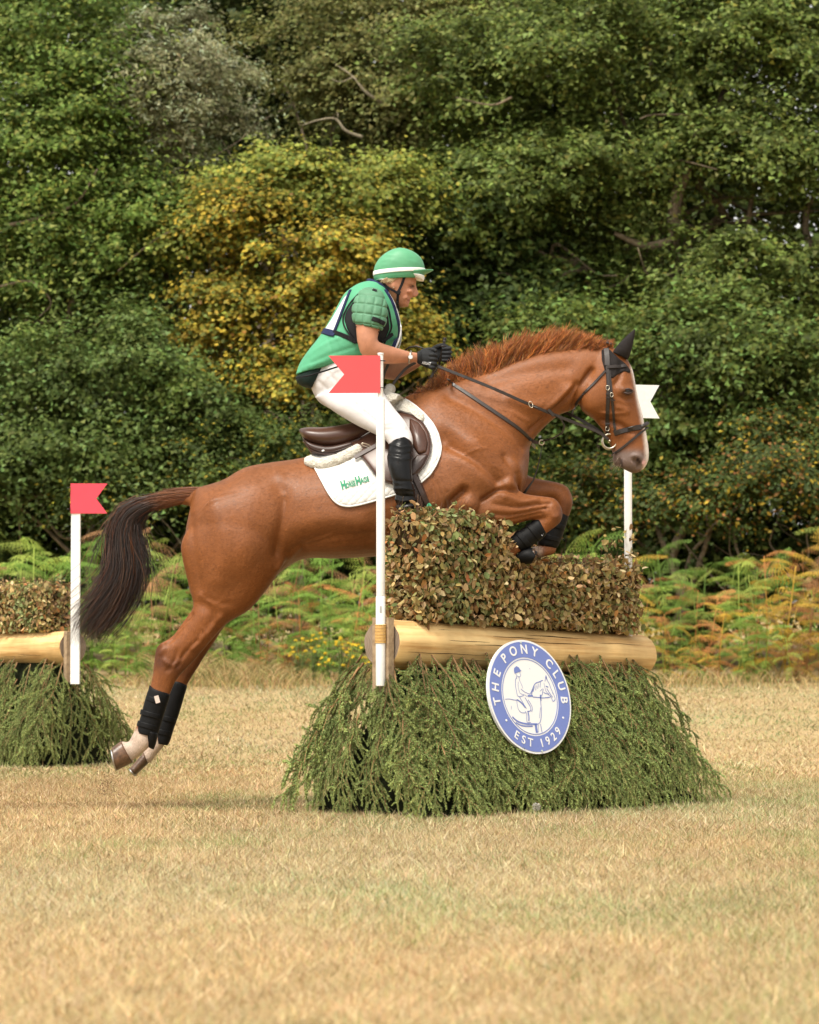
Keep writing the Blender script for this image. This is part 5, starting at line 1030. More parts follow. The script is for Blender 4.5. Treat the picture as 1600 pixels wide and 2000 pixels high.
hp_ = empty('sheepskin_half_pad', P(640, 890, YC)); tag(hp_, 'cream sheepskin half pad showing behind and before the saddle', 'half pad')
def fleece(path, rr, side, w=None):
    q = catmull(path, 5); pts = [PS(a, b, .028, side) for a, b in q]; n = len(pts); rad = [rr * (.45 + .55 * math.sin(math.pi * min(1, (i + .6) / 5) / 2) if i < 5 else 1.0) * (.6 if i == n - 1 else 1) for i in range(n)]
    mb = MB().tube(pts, rad, 18, flat=.8); me = mb.mesh('fleece_roll', True); V = get_v(me); N = get_n(me); set_v(me, V + N * rng.normal(0, .0022, (len(V), 1))); return adopt(obj('fleece_roll', me, M_fleece), hp_)
for s in (-1, 1):
    fleece([(597, 894), (604, 898), (614, 902), (636, 903), (664, 894), (688, 882), (706, 872)], .028, s); None
for s in (-1, 1): drape('fleece_front', [(750, 768), (762, 760), (778, 764), (792, 772), (812, 788), (830, 808), (826, 822), (806, 806), (784, 798), (764, 796)], .034, .03, M_fleece, hp_, side=s, nb=60, centre=(782, 782), puff=.012)
tube('fleece_front', [P(752, 782, YC - .08), P(760, 764, YC - .04), P(762, 760, YC), P(760, 764, YC + .04), P(752, 782, YC + .08)], [.02, .026, .028, .026, .02], M_fleece, hp_, 14)

sad = empty('saddle', P(720, 880, YC)); tag(sad, 'brown leather jumping saddle under the rider', 'saddle')
def lo(name, ribs, m, parent, Y=YC, nseg=28, e=1.0, mm=5):
    return adopt(obj(name, MB().add(*loft(ribs, Y, nseg, mm, e)).mesh(name, True), m), parent)
lo('seat', [((585, 839), (586, 846), .06), ((590, 837), (596, 862), .125), ((604, 835), (612, 874), .150), ((632, 835), (638, 880), .158), ((664, 831), (670, 878), .150), ((695, 824), (704, 868), .13), ((735, 808), (745, 850), .11), ((765, 785), (778, 830), .09), ((783, 776), (796, 815), .06)], M_leather, sad, e=.85)
lo('panel', [((590, 850), (596, 864), .09), ((598, 858), (606, 884), .135), ((618, 864), (626, 897), .150), ((645, 868), (652, 897), .155), ((680, 862), (690, 882), .15), ((712, 850), (720, 870), .13)], M_leather2, sad, e=.85)
for k, dy in enumerate((0, 5)):
    q = catmull([(592, 856 + dy), (604, 872 + dy), (630, 882 + dy), (660, 880 + dy), (690, 868 + dy), (706, 854 + dy)], 5); tube('piping', [P(a, b, YC - .150 - .008 * k) for a, b in q], .0032, M_leather2, sad, 6)
FLAP = [(684, 860), (702, 852), (735, 835), (762, 800), (785, 800), (808, 807), (826, 821), (838, 842), (843, 864), (840, 886), (830, 908), (814, 928), (795, 940), (768, 946), (750, 941), (735, 929), (718, 906), (700, 882)]
for s in (-1, 1):
    o, edge = drape('flap', FLAP, .034, .014, M_leather, sad, side=s, centre=(775, 880), rings=12, nb=120); tube('piping', [tuple(p) for p in np.vstack([edge, edge[:1]])], .0035, M_leather2, o, 6)
    drape('knee_roll', [(800, 812), (818, 822), (831, 842), (836, 864), (833, 882), (818, 888), (806, 870), (800, 842)], .044, .02, M_leather, sad, side=s, puff=.018, nb=60); drape('flap_foot', [(815, 888), (836, 886), (826, 908), (808, 928), (795, 930), (800, 905)], .040, .008, M_leather2, sad, side=s, nb=50, puff=.004)
    ribbon('billet_strap', [(692, 894), (715, 881), (738, 868)], .024, .004, M_leather2, sad, side=s, off=.040); ribbon('stirrup_leather', [(806, 925), (820, 955), (832, 980), (840, 995)], .026, .005, M_leather2, sad, side=s, off=.03)
    ribbon('girth', [(800, 930), (815, 970), (832, 1015), (845, 1052)], .09, .012, M_leather2, sad, side=s, off=.006)
    p = PS(716, 869, .045, s); tube('stirrup_bar', loop(p, .026, .007, .003, -22), .003, M_steel, sad, 6)

# ---- bridle
br = empty('bridle', P(1195, 760, YC)); tag(br, 'black leather bridle with reins and a steel loose ring bit', 'bridle')
for s in (-1, 1):
    R = lambda nm, path, w, off=.003: ribbon(nm, path, w, .004, M_strap, br, side=s, off=off)
    R('cheekpiece', [(1189, 674), (1190, 700), (1192, 750), (1191, 800), (1192, 842)], .019, .006); R('cheek_strap', [(1194, 718), (1199, 770), (1204, 815), (1207, 838)], .013); R('headpiece', [(1189, 673), (1190, 690), (1190, 708)], .030, .008)
    R('noseband', [(1205, 841), (1222, 836), (1243, 831), (1259, 828)], .026, .006); R('flash_strap', [(1259, 838), (1240, 854), (1220, 870), (1203, 882)], .012, .004); R('browband', [(1190, 711), (1208, 710), (1228, 707)], .017, .010)
    R('throat_lash', [(1187, 718), (1165, 742), (1145, 762), (1130, 782), (1125, 797)], .013, .004)
    c = PS(1197, 855, .024, s); tube('bit_ring', loop(c, .034, .036, .004, 0, 30), .0046, M_steel, br, 8)
    for (a, b, rx, rz) in ((1191, 752, .008, .011), (1199, 766, .007, .010), (1192, 831, .009, .010)): tube('buckle', loop(PS(a, b, .011, s), rx, rz, .0015, 0, 16, .6), .0018, M_steel, br, 6)
    for (a, b) in ((1191, 765), (1191, 772), (1200, 777), (1192, 822)): ribbon('keeper', [(a - 4, b), (a + 4.5, b)], .007, .004, M_strap, br, side=s, off=.009)
c1, c2 = PS(1197, 855, .024, -1), PS(1197, 855, .024, 1); tube('bit_mouthpiece', [c1, c1 * .5 + c2 * .5 + Vector((.004, 0, .006)), c2], .006, M_steel, br)
ribbon('headpiece', [(1189, 672), (1190, 668), (1191, 672)], .03, .004, M_strap, br, fixed=[YC - .05, YC, YC + .05])
tube('noseband', [PS(1259, 828, .004, -1), P(1264.5, 827, YC), PS(1259, 828, .004, 1)], .010, M_strap, br); tube('flash_strap', [PS(1259, 838, .003, -1), P(1265.5, 835, YC), PS(1259, 838, .003, 1)], .005, M_strap, br)
HAND_R, HAND_L = (852, 714, YC - .10), (868, 696, YC + .05)
ribbon('rein', [(1188, 858), (1165, 842), (1100, 817), (1037, 791), (960, 757), (900, 733), (852, 714)], .0155, .004, M_strap, br, fixed=[YC - .075, YC - .09, YC - .125, YC - .155, YC - .165, YC - .145, YC - .105])
ribbon('rein', [(1188, 858), (1165, 838), (1110, 808), (1037, 780), (960, 745), (910, 715), (868, 700)], .0155, .004, M_strap, br, side=1, fixed=[YC + .075, YC + .09, YC + .12, YC + .15, YC + .15, YC + .11, YC + .06])
tube('rein', [P(*q) for q in ((834, 690, YC - .06), (826, 680, YC - .06), (814, 676, YC - .05), (800, 678, YC - .04), (789, 686, YC - .03))], .0045, M_strap, br, 6)
ribbon('rein', [(812, 708), (795, 718), (780, 734), (768, 750)], .014, .003, M_strap, br, fixed=[YC - .06, YC - .05, YC - .05, YC - .05])
ribbon('rein', [(760, 708), (752, 726), (746, 748)], .014, .003, M_strap, br, fixed=[YC - .08, YC - .07, YC - .06]); ribbon('rein', [(848, 718), (846, 728), (842, 737)], .012, .003, M_strap, br, fixed=[YC - .10, YC - .09, YC - .09])

# ---- running martingale
mg = empty('martingale', P(1050, 880, YC)); tag(mg, "thin dark martingale strap around the horse's neck and chest", 'martingale')
for s in (-1, 1):
    ribbon('neck_strap', [(876, 737), (920, 768), (970, 803), (1015, 834), (1042, 856), (1052, 862)], .018, .004, M_strap, mg, side=s, off=.004)
    tube('fork_strap', [P(*q) for q in ((1058, 862, YC + s * .02), (1080, 856, YC + s * .05), (1098, 846, YC + s * .08), (1103, 832, YC + s * .10), (1096, 818, YC + s * .115), (1080, 808, YC + s * .125), (1058, 799, YC + s * .135), (1038, 793, YC + s * .150))], .0042, M_strap, mg, 6)
    tube('ring', loop(P(1037, 790, YC + s * .158), .009, .016, .002, 20, 18), .0022, M_steel, mg, 6)
    ribbon('rein_stop', [(1071, 800), (1082, 812)], .018, .006, M_strap, mg, side=s, fixed=[YC + s * .142, YC + s * .138])
tube('ring', loop(P(1058, 864, YC), .012, .012, .003, 0, 18), .004, M_steel, mg, 6)
tube('breast_strap', [P(*q) for q in ((1058, 868, YC), (1056, 890, YC), (1050, 915, YC), (1042, 938, YC), (1030, 955, YC), (1018, 972, YC))], [.003, .003, .0035, .005, .007, .008], M_strap, mg, 6)

# ---- ear bonnet
bo = empty('ear_bonnet', P(1200, 690, YC)); tag(bo, "black knitted ear bonnet on the horse's head", 'ear bonnet')
for s in (-1, 1):
    drape('bonnet_cloth', [(1181, 673), (1196, 671), (1214, 690), (1230, 702), (1239, 714), (1238, 720), (1226, 716), (1212, 724), (1202, 732), (1194, 728), (1186, 714), (1181, 694)], .006, .005, M_knit, bo, side=s, nb=60, centre=(1205, 702))
    lo('ear_sleeve', [((1196, 688), (1226, 702), .030, 0, YC + s * .042), ((1202, 680), (1231, 692), .034, 0, YC + s * .050), ((1211, 669), (1235, 678), .028, 0, YC + s * .058), ((1222, 658), (1238, 664), .019, 0, YC + s * .064), ((1232, 649), (1240, 652), .010, 0, YC + s * .066), ((1239, 643), (1241, 644), .003, 0, YC + s * .067)], M_knit, bo)

# ---- leg boots
def leg_boot(lab, ribs, straps, Y, lower=None, patch=None):
    b = empty('tendon_boot', P(*ribs[-1][0], Y)); tag(b, lab, 'horse boot', 'black leg boots on the horse')
    s = adopt(obj('shell', MB().add(*loft([(*r[:3], 0, Y) for r in ribs], Y, 28, 5)).mesh('shell', True), M_neo), b)
    for a, c, w in straps:
        d = Vector((a[0] - c[0], a[1] - c[1])); ax = Vector((-d.y, d.x)).normalized() * 5.0
        rb = [((a[0] - ax.x, a[1] - ax.y), (c[0] - ax.x, c[1] - ax.y), w, 0, Y), ((a[0], a[1]), (c[0], c[1]), w + .0005, 0, Y), ((a[0] + ax.x, a[1] + ax.y), (c[0] + ax.x, c[1] + ax.y), w, 0, Y)]
        adopt(obj('strap', MB().add(*loft(rb, Y, 24, 3)).mesh('strap', True), M_neo), b)
    if lower: adopt(obj('fetlock_flap', MB().add(*loft([(*r[:3], 0, Y) for r in lower], Y, 22, 4)).mesh('fetlock_flap', True), M_neo), b)
    if patch:
        px, py, w, h, rot, col = patch; p = P(px, py, Y - .046); adopt(obj('label', MB().box(p, w, .004, h, Matrix.Rotation(rot, 3, 'Y')).mesh('label'), mat('boot_label', col, .6)), b)
    return b
leg_boot('black boot on the near hind leg with a small pale label', [((316, 1356), (292, 1338), .024), ((332, 1356), (290, 1346), .040), ((326, 1378), (284, 1364), .043), ((318, 1404), (276, 1394), .042), ((310, 1430), (268, 1420), .042), ((306, 1440), (266, 1431), .040)], [((326, 1376), (285, 1362), .045), ((318, 1402), (274, 1390), .046), ((311, 1424), (268, 1412), .046)], YN, [((309, 1432), (284, 1426), .04), ((306, 1448), (285, 1442), .035), ((302, 1460), (288, 1456), .02), ((300, 1464), (292, 1461), .008)], (307, 1366, .022, .036, -.28, (.55, .45, .40)))
leg_boot('black boot on the far hind leg', [((350, 1330), (342, 1328), .02), ((365, 1338), (334, 1330), .038), ((360, 1360), (326, 1350), .041), ((350, 1394), (316, 1384), .040), ((341, 1420), (306, 1412), .040), ((332, 1448), (303, 1440), .040), ((327, 1456), (304, 1451), .036)], [((345, 1408), (311, 1400), .045), ((336, 1434), (301, 1426), .045)], YF)
leg_boot('black boot with white print on the near foreleg', [((1066, 1038), (1053, 1012), .030), ((1066, 1046), (1044, 1014), .040), ((1050, 1058), (1026, 1028), .042), ((1030, 1072), (1004, 1043), .041), ((1018, 1077), (996, 1051), .038)], [((1056, 1055), (1030, 1023), .045), ((1036, 1070), (1008, 1038), .045)], YC - .158)
leg_boot('black boot on the far foreleg behind the other one', [((1112, 1006), (1082, 1000), .034), ((1108, 1020), (1076, 1010), .040), ((1100, 1044), (1064, 1034), .041), ((1091, 1066), (1051, 1056), .040), ((1087, 1071), (1049, 1064), .034)], [((1104, 1032), (1069, 1022), .045), ((1095, 1056), (1056, 1046), .045)], YC + .14)
bb = adopt(obj('overreach_cup', MB().add(*loft([((1008, 1080), (1008, 1098), .034, 0, YC - .15), ((1028, 1070), (1016, 1100), .050, 0, YC - .15), ((1040, 1070), (1026, 1102), .056, 0, YC - .15), ((1050, 1078), (1038, 1101), .056, 0, YC - .15)], YC, 20, 4)).mesh('overreach_cup', True), M_neo), bpy.data.objects['tendon_boot.002'])

nb_ = bpy.data.objects['tendon_boot.002']; NBV = nb_.children[0].data; NBB = BVHTree.FromPolygons([tuple(v) for v in get_v(NBV)], [tuple(p.vertices) for p in NBV.polygons]); M_print = mat('boot_print', (.5, .5, .52), .6)
for k, (l) in enumerate((13, 15, 11)): ribbon('print', [(1054 - k * 3.4, 1030 + k * 1.6), (1054 - k * 3.4 + l * .62, 1030 + k * 1.6 + l)], .0035, .0006, M_print, nb_, NBB, -1, .002, Y=15.55)
# ================================================================== the rider
M_skin = mat('skin', (.50, .235, .145), .5, .35, noise=((25, .12), (90, .08)), bump=((60, .25, .003), (240, .2, .001)), sub=.15)
M_vest = mat('vest_green', (.072, .30, .165), .6, .3, noise=(9, .08), bump=((14, .3, .012), (300, .1, .001))); M_vdark = mat('vest_lining', (.010, .022, .020), .8, .2); M_pad = mat('guard_green', (.085, .21, .125), .6, .3, noise=(20, .1)); M_blackcl = mat('black_cloth', (.013, .013, .015), .8, .2, noise=(30, .3), bump=(200, .3, .001)); M_navy = mat('navy_tape', (.012, .018, .06), .7, .2); M_bib = mat('white_bib', (.62, .63, .66), .7, .2)
M_breech = mat('white_breeches', (.54, .52, .525), .75, .15, bump=((9, .5, .014), (26, .3, .006), (400, .15, .0008))); M_boot = mat('boot_leather', (.004, .004, .0045), .28, .22, noise=(30, .3), bump=((16, .35, .012), (42, .2, .004))); M_glove = mat('glove_cloth', (.016, .017, .019), .75, .25, noise=(40, .35), bump=(180, .4, .002))
M_helm = mat('helmet_silk', (.085, .29, .155), .5, .35, noise=(10, .08), bump=((11, .35, .010), (28, .2, .004))); M_hair2 = mat('blond_hair', (.52, .36, .18), .6, .3, noise=(120, .3), bump=(200, .5, .002))
rider = empty('person', P(700, 800, YC)); tag(rider, 'rider in green vest, green helmet and white breeches leaning over the horse', 'person')

def leg_y(px, py, w, s, gap=.040):
    p = P(px, py, 15.42); return surf(HB, p.x, p.z, s) + s * (gap + w)
def thigh(s):
    R = [((735, 735), (614, 775), .095, 0, YC + s * .085)]
    for a, b, w, g in (((752, 770), (648, 801), .096, None), ((772, 799), (690, 827), .086, None), ((790, 821), (728, 846), .074, .02), ((802, 842), (752, 859), .062, .035), ((807, 860), (762, 873), .055, .04), ((805, 880), (766, 886), .048, .04)):
        y = YC + s * (.15 if a[0] < 760 else .20) if g is None else leg_y((a[0] + b[0]) / 2, (a[1] + b[1]) / 2, w, s, g); R.append((a, b, w, 0, y))
    return R
pelvis = [((640, 690), (738, 690), .13), ((618, 712), (745, 712), .16), ((608, 738), (748, 738), .172), ((608, 757), (750, 765), .170), ((622, 784), (752, 788), .145), ((648, 800), (735, 808), .09)]
def arm(s):
    if s < 0: return [((704, 590), (745, 596), .058, 0, YC - .185), ((695, 622), (744, 634), .060, 0, YC - .225), ((696, 648), (739, 654), .053, 0, YC - .24), ((699, 672), (738, 664), .050, 0, YC - .245), ((708, 694), (742, 668), .047, 0, YC - .24), ((732, 707), (752, 672), .044, 0, YC - .225), ((762, 711), (774, 679), .038, 0, YC - .195), ((792, 709), (797, 686), .030, 0, YC - .155), ((812, 707.5), (812, 688.5), .026, 0, YC - .13), ((824, 708), (824, 691), .016, 0, YC - .118)]
    return [((704, 590), (745, 596), .058, 0, YC + .185), ((700, 640), (742, 650), .056, 0, YC + .235), ((706, 690), (744, 690), .048, 0, YC + .25), ((726, 728), (752, 698), .046, 0, YC + .235), ((768, 742), (770, 706), .042, 0, YC + .18), ((800, 728), (802, 698), .034, 0, YC + .115), ((830, 710), (826, 686), .028, 0, YC + .075), ((846, 704), (842, 682), .03, 0, YC + .06)]
headr = [((796, 505), (750, 508), .05, -.1), ((808, 520), (741, 522), .068, -.12), ((812.5, 536), (738, 539), .075, -.15), ((813.5, 548), (739, 550), .076, -.16), ((812.5, 554), (741, 556), .075, -.16), ((809.5, 560), (743, 562), .073, -.16), ((808.5, 567), (746, 568), .070, -.15), ((806.5, 574), (750, 575), .066, -.13), ((803.5, 580), (757, 581), .060, -.1), ((801, 586), (763, 587), .054, -.08), ((799.5, 591), (769, 592), .047, -.05), ((797.5, 596), (775, 597), .036), ((792, 600), (781, 600), .018)]
nose = [((812.5, 553), (803, 556), .009), ((814, 561), (802, 564), .010), ((816.5, 568), (802, 571), .013), ((818, 573.5), (801, 577), .017), ((814, 578.5), (801, 580), .015), ((808, 580.5), (801, 581.5), .008)]
neckr = [((780, 572), (744, 556), .050), ((777, 590), (738, 566), .053), ((772, 604), (726, 578), .060), ((768, 620), (700, 600), .07)]
core = [((700, 590), (765, 612), .12), ((672, 615), (770, 640), .14), ((650, 650), (760, 670), .14), ((632, 690), (742, 695), .14), ((625, 730), (738, 735), .14)]
bparts = [loft(headr, YC, 30, 4), loft(nose, YC, 14, 4), loft(neckr, YC, 20, 4), loft(core, YC, 24, 4), loft(arm(-1), nseg=20), loft(arm(1), nseg=20)]
def bump_(px, py, dy, rx, ry, rz): bparts.append(ellipsoid(P(px, py, YC + dy), (rx, ry, rz), 8))
bump_(799.5, 583, 0, .0065, .020, .0042); bump_(798.5, 588.7, 0, .0065, .018, .0045); bump_(794.5, 596, 0, .010, .018, .010); bump_(811.5, 551, 0, .005, .045, .006)
for s in (-1, 1):
    bump_(800, 569, s * .040, .018, .020, .014); bump_(789, 581, s * .040, .022, .016, .018); bump_(810, 577.5, s * .012, .008, .007, .006)
    bparts.append(ellipsoid(P(767.5, 556, YC + s * .074), (.011, .007, .022), 8, Matrix.Rotation(math.radians(-12), 3, 'Y')))
    L2 = thigh(s); bparts.append(loft([((a[0] * .8 + b[0] * .2, a[1] * .8 + b[1] * .2), (a[0] * .2 + b[0] * .8, a[1] * .2 + b[1] * .8), w * .6, 0, y) for a, b, w, _, y in L2], nseg=14)); y6 = L2[-1][4]
    bparts.append(loft([((798, 880), (768, 884), .03, 0, y6), ((798, 930), (770, 930), .028, 0, leg_y(785, 930, .05, s)), ((806, 985), (783, 985), .022, 0, leg_y(795, 985, .042, s)), ((812, 1010), (790, 1014), .02, 0, leg_y(795, 985, .042, s))], nseg=12))
person_me = union(bparts, .0045, it=3, shrink=1, name='person_body'); V = get_v(person_me); N = get_n(person_me); XZ = V[:, [0, 2]]
def pst(path, r, a, Y=15.68):
    global V
    w = np.exp(-(seg_dist(XZ, PN(path, Y)[:, [0, 2]]) / r) ** 2) * np.clip(np.abs(N[:, 1]) * 1.8, 0, 1) * (V[:, 2] > P(0, 602, YC).z); V = V + N * (w * a)[:, None]
for p, r, a in (([(800, 558), (808, 559)], .0055, -.006), ([(801, 577), (795, 584), (794, 590)], .0028, -.0028), ([(792, 584), (800, 585.3)], .0020, -.004), ([(790, 562), (797, 566)], .002, -.0012), ([(786, 578), (783, 588), (786, 594)], .0025, -.0018), ([(780, 572), (777, 584)], .0025, -.0015), ([(804, 553), (811, 552)], .003, .0025)): pst(p, r, a)
set_v(person_me, V); col = np.tile([.42, .190, .112], (len(V), 1)) * (.9 + .2 * vnoise(XZ[:, 0] * 40, XZ[:, 1] * 40, 8))[:, None]
for path, r, c, w in (([(798, 585.2), (801, 585.0)], .004, (.16, .03, .03), .9), ([(797, 583), (801, 582.6)], .003, (.45, .14, .11), .6), ([(797, 589), (800, 588.6)], .0035, (.45, .14, .11), .6), ([(803, 570), (792, 572), (785, 575)], .014, (.45, .18, .11), .5), ([(812, 574), (816, 575)], .007, (.46, .19, .12), .5), ([(803, 559.5), (809, 559.5)], .0032, (.14, .06, .045), .85), ([(802, 553.5), (810, 552.5)], .003, (.28, .16, .09), .6), ([(809, 578.5), (811, 578.5)], .0022, (.12, .04, .03), .8)):
    ww = np.exp(-(seg_dist(XZ, PN(path, 15.69)[:, [0, 2]]) / r) ** 2)[:, None] * w; col = col * (1 - ww) + np.array(c) * ww
set_col(person_me, col, 'col'); M_skin.node_tree.nodes.clear() if False else None
M_skin = mat('skin', attr='col', rough=.5, spec=.35, noise=((25, .08), (90, .06)), bump=((60, .2, .003), (240, .2, .001)))
adopt(obj('body', person_me, M_skin), rider); RB = BVHTree.FromPolygons([tuple(v) for v in V], [tuple(p.vertices) for p in person_me.polygons])
M_lash = mat('dark_lash', (.03, .015, .012), .6)
for s in (-1, 1):
    adopt(obj('eye', MB().add(*ellipsoid(P(806.8, 559.2, YC + s * .036), (.0055, .0075, .0032), 8)).mesh('eye', True), mat('eyeball', (.10, .065, .05), .15, .5)), rider)
    tube('eyelid', [P(802.5, 559.5, YC + s * .049), P(805.5, 557.6, YC + s * .047), P(808.5, 558, YC + s * .040), P(810, 559.3, YC + s * .034)], .0014, M_lash, rider, 5)

# hair at the temple and nape
for s in (-1, 1):
    n = 130; st = PN([(756 + 22 * random.random(), 543 + 4 * random.random()) for _ in range(n)], YC); st[:, 1] = [surf(RB, p[0], p[2], s) + s * .003 for p in st]; t = np.linspace(0, 1, 5); dn = np.stack([-.018 - .02 * rng.random(n), s * .004 * rng.random(n), -.012 - .016 * rng.random(n)], 1)
    adopt(obj('hair', strands('hair', st[:, None] + dn[:, None] * t[None, :, None], np.outer(rng.uniform(.0008, .0014, n), [1, 1, 1, .8, .3]), palette(n, [(.50, .34, .17), (.38, .24, .12), (.6, .46, .28)], [2, 1, 1])), M_hair), rider)

# ---- breeches
bm_ = union([loft(pelvis, YC, 30, 4), loft(thigh(-1), nseg=26), loft(thigh(1), nseg=26)], .008, it=4, shrink=1, name='breeches'); V = get_v(bm_); N = get_n(bm_); XZ = V[:, [0, 2]]
for path, r, a in (([(632, 712), (660, 750), (700, 795), (745, 832)], .0035, -.0035), ([(652, 735), (700, 775), (760, 815)], .003, -.002), ([(742, 770), (770, 800), (798, 838)], .0035, -.003), ([(745, 830), (770, 826), (790, 838)], .006, .004), ([(752, 842), (775, 840)], .005, -.004), ([(620, 740), (640, 760)], .008, -.003), ([(735, 775), (700, 790)], .010, -.003)):
    w = np.exp(-(seg_dist(XZ, PN(path, 15.5)[:, [0, 2]]) / (r * 1.4)) ** 2) * np.clip(np.abs(N[:, 1]) * 1.5, 0, 1); V = V + N * (w * a * 1.7)[:, None]
set_v(bm_, V); adopt(obj('breeches', bm_, M_breech), rider)

# ---- riding boots, spur
for s in (-1, 1):
    yk = thigh(s)[-1][4]; R = []
    for a, b, w in (((792, 853), (768, 860), .050), ((804, 862), (761, 868), .057), ((807, 880), (757, 886), .059), ((805, 905), (757, 906), .058), ((806, 935), (764, 932), .051), ((811, 965), (770, 960), .044), ((817, 988), (774, 988), .040), ((820, 1004), (777, 1012), .038), ((812, 1016), (779, 1024), .03)):
        y = yk if a[1] < 870 else (leg_y((a[0] + b[0]) / 2, min((a[1] + b[1]) / 2, 980), w, s, .045)); R.append((a, b, w, 0, y))
    yf = R[-2][4]; foot = [((795, 998), (780, 1028), .030, 0, yf), ((815, 1000), (800, 1033), .037, 0, yf - s * .0), ((838, 1006), (828, 1036), .041, 0, yf + s * .01), ((858, 1013), (852, 1036), .040, 0, yf + s * .015), ((872, 1020), (868, 1035), .032, 0, yf + s * .018), ((878, 1026), (876, 1032), .015, 0, yf + s * .02)]
    bt = union([loft(R, nseg=26), loft(foot, nseg=20)], .005, it=3, shrink=1, name='boot'); V = get_v(bt); N = get_n(bt); XZ = V[:, [0, 2]]
    for k, (ya, am, r) in enumerate(((872, .004, .006), (888, -.004, .006), (900, .004, .009), (945, -.003, .006), (958, .004, .007), (970, -.005, .006), (978, .005, .006), (986, -.005, .005), (994, .005, .006), (1001, -.004, .005))):
        w = np.exp(-(seg_dist(XZ, PN([(760, ya - 5 + 3 * math.sin(k * 2)), (785, ya + 3 * math.cos(k)), (822, ya - 3 - 4 * math.sin(k))], 15.4)[:, [0, 2]]) / r) ** 2); V = V + N * (w * am)[:, None]
    set_v(bt, V); b_ = adopt(obj('riding_boot', bt, M_boot), rider)
    tube('spur', [P(820, 1012, yf + s * .045), P(795, 1018, yf + s * .048), P(777, 1022, yf + s * .02), P(765, 1025, yf)], [.003, .0035, .0035, .003], M_steel, b_, 6)
    tube('spur_strap', [P(826, 1003, yf + s * .040), P(812, 1008, yf + s * .044), P(795, 1018, yf + s * .046)], .004, M_boot, b_, 6)
    for nm, pts, r in (('stirrup_side', [(838, 984), (848, 1000), (858, 1016), (860, 1036)], .0075), ('stirrup_side', [(838, 984), (830, 1000), (828, 1020), (832, 1038)], .006)):
        dy = .035 if r > .007 else -.03; tube(nm, [P(a, b, yf + s * (.012 + dy * min(1, i * .7))) for i, (a, b) in enumerate(pts)], r, M_green, sad, 8)
    tube('stirrup_tread', [P(830, 1038, yf - s * .03), P(860, 1037, yf + s * .045)], .009, M_green, sad, 8)

# ---- vest
vr = [((577, 734), (655, 716), .13, 0), ((586, 709), (738, 704), .165, 0), ((603, 684), (748, 692), .175, 0), ((625, 656), (766, 684), .178, 0), ((645, 624), (780, 655), .184, 0), ((660, 596), (782, 630), .186, 0), ((674, 573), (776, 606), .175, 0), ((697, 556), (768, 586), .14, 0), ((716, 550), (762, 574), .10, 0), ((732, 548), (760, 566), .066, 0)]
vme = union([loft(vr, YC, 48, 6, .9)], .0075, it=2, shrink=1, name='vest'); V = get_v(vme); N = get_n(vme); XZ = V[:, [0, 2]]
for path, r, a in (([(650, 648), (672, 656), (697, 668)], .007, -.005), ([(600, 690), (640, 668), (660, 660)], .010, .004), ([(608, 706), (650, 690), (690, 678)], .010, -.004), ([(590, 716), (630, 706)], .008, .003), ([(640, 660), (650, 690)], .006, -.003), ([(660, 662), (675, 695)], .006, .003), ([(668, 615), (662, 640)], .008, -.003), ([(770, 625), (760, 655)], .006, -.003)):
    w = np.exp(-(seg_dist(XZ, PN(path, 15.57)[:, [0, 2]]) / r) ** 2) * np.clip(np.abs(N[:, 1]) * 1.5, 0, 1); V = V + N * (w * a)[:, None]
set_v(vme, V); vest = adopt(obj('vest', vme, M_vest), rider); VB = BVHTree.FromPolygons([tuple(v) for v in V], [tuple(p.vertices) for p in vme.polygons])
def sub(o, par): o.parent = par; o.matrix_parent_inverse = Matrix.Identity(4); return o
lin = adopt(obj('vest_lining', MB().add(*loft([((578, 736), (650, 718), .12), ((580, 746), (640, 730), .115), ((590, 754), (622, 748), .10), ((604, 758), (612, 757), .06)], YC, 28, 4)).mesh('vest_lining', True), M_vdark), rider)
for s in (-1, 1):
    o, _ = drape('side_panel', [(706, 570), (690, 588), (676, 608), (672, 622), (678, 642), (694, 668), (715, 682), (735, 682), (752, 662), (761, 640), (758, 612), (746, 586), (728, 572)], .004, .006, M_blackcl, vest, VB, s, nb=70, Y=15.56); sub(o, vest)
    o, _ = drape('number_bib', [(684, 566), (677, 584), (664, 616), (652, 646), (632, 640), (645, 622), (658, 600), (672, 577)], .007, .006, M_bib, vest, VB, s, nb=50, Y=15.57); sub(o, vest)
    for nm, path, w, m in (('bib_edge', [(684, 563), (676, 584), (664, 616), (652, 648)], .014, M_navy), ('bib_edge', [(630, 641), (642, 647), (654, 651)], .034, M_navy), ('waist_strap', [(652, 647), (675, 657), (696, 668)], .022, M_blackcl), ('front_edge', [(752, 562), (765, 585), (774, 612), (779, 638), (775, 660), (766, 682)], .022, M_navy), ('front_edge', [(757, 566), (770, 588), (778, 612), (783, 640), (780, 660), (772, 680)], .007, M_bib), ('armhole_edge', [(694, 668), (674, 640), (670, 620), (678, 600), (692, 582), (710, 566), (728, 564), (744, 575), (758, 600), (763, 625), (764, 640), (752, 666), (745, 680)], .008, M_blackcl), ('side_strap', [(745, 666), (755, 660), (767, 650)], .018, M_blackcl), ('hem_edge', [(577, 737), (615, 729), (655, 717), (690, 706)], .008, M_blackcl)):
        sub(ribbon(nm, path, w, .004, m, vest, VB, s, .007 if nm != 'front_edge' else .003, Y=15.57), vest)
sub(tube('collar', [P(*q) for q in ((757, 570, YC - .062), (742, 556, YC - .075), (727, 549, YC - .055), (720, 548, YC), (727, 549, YC + .055), (742, 556, YC + .075), (757, 570, YC + .062))], .011, M_navy, vest, 10), vest)

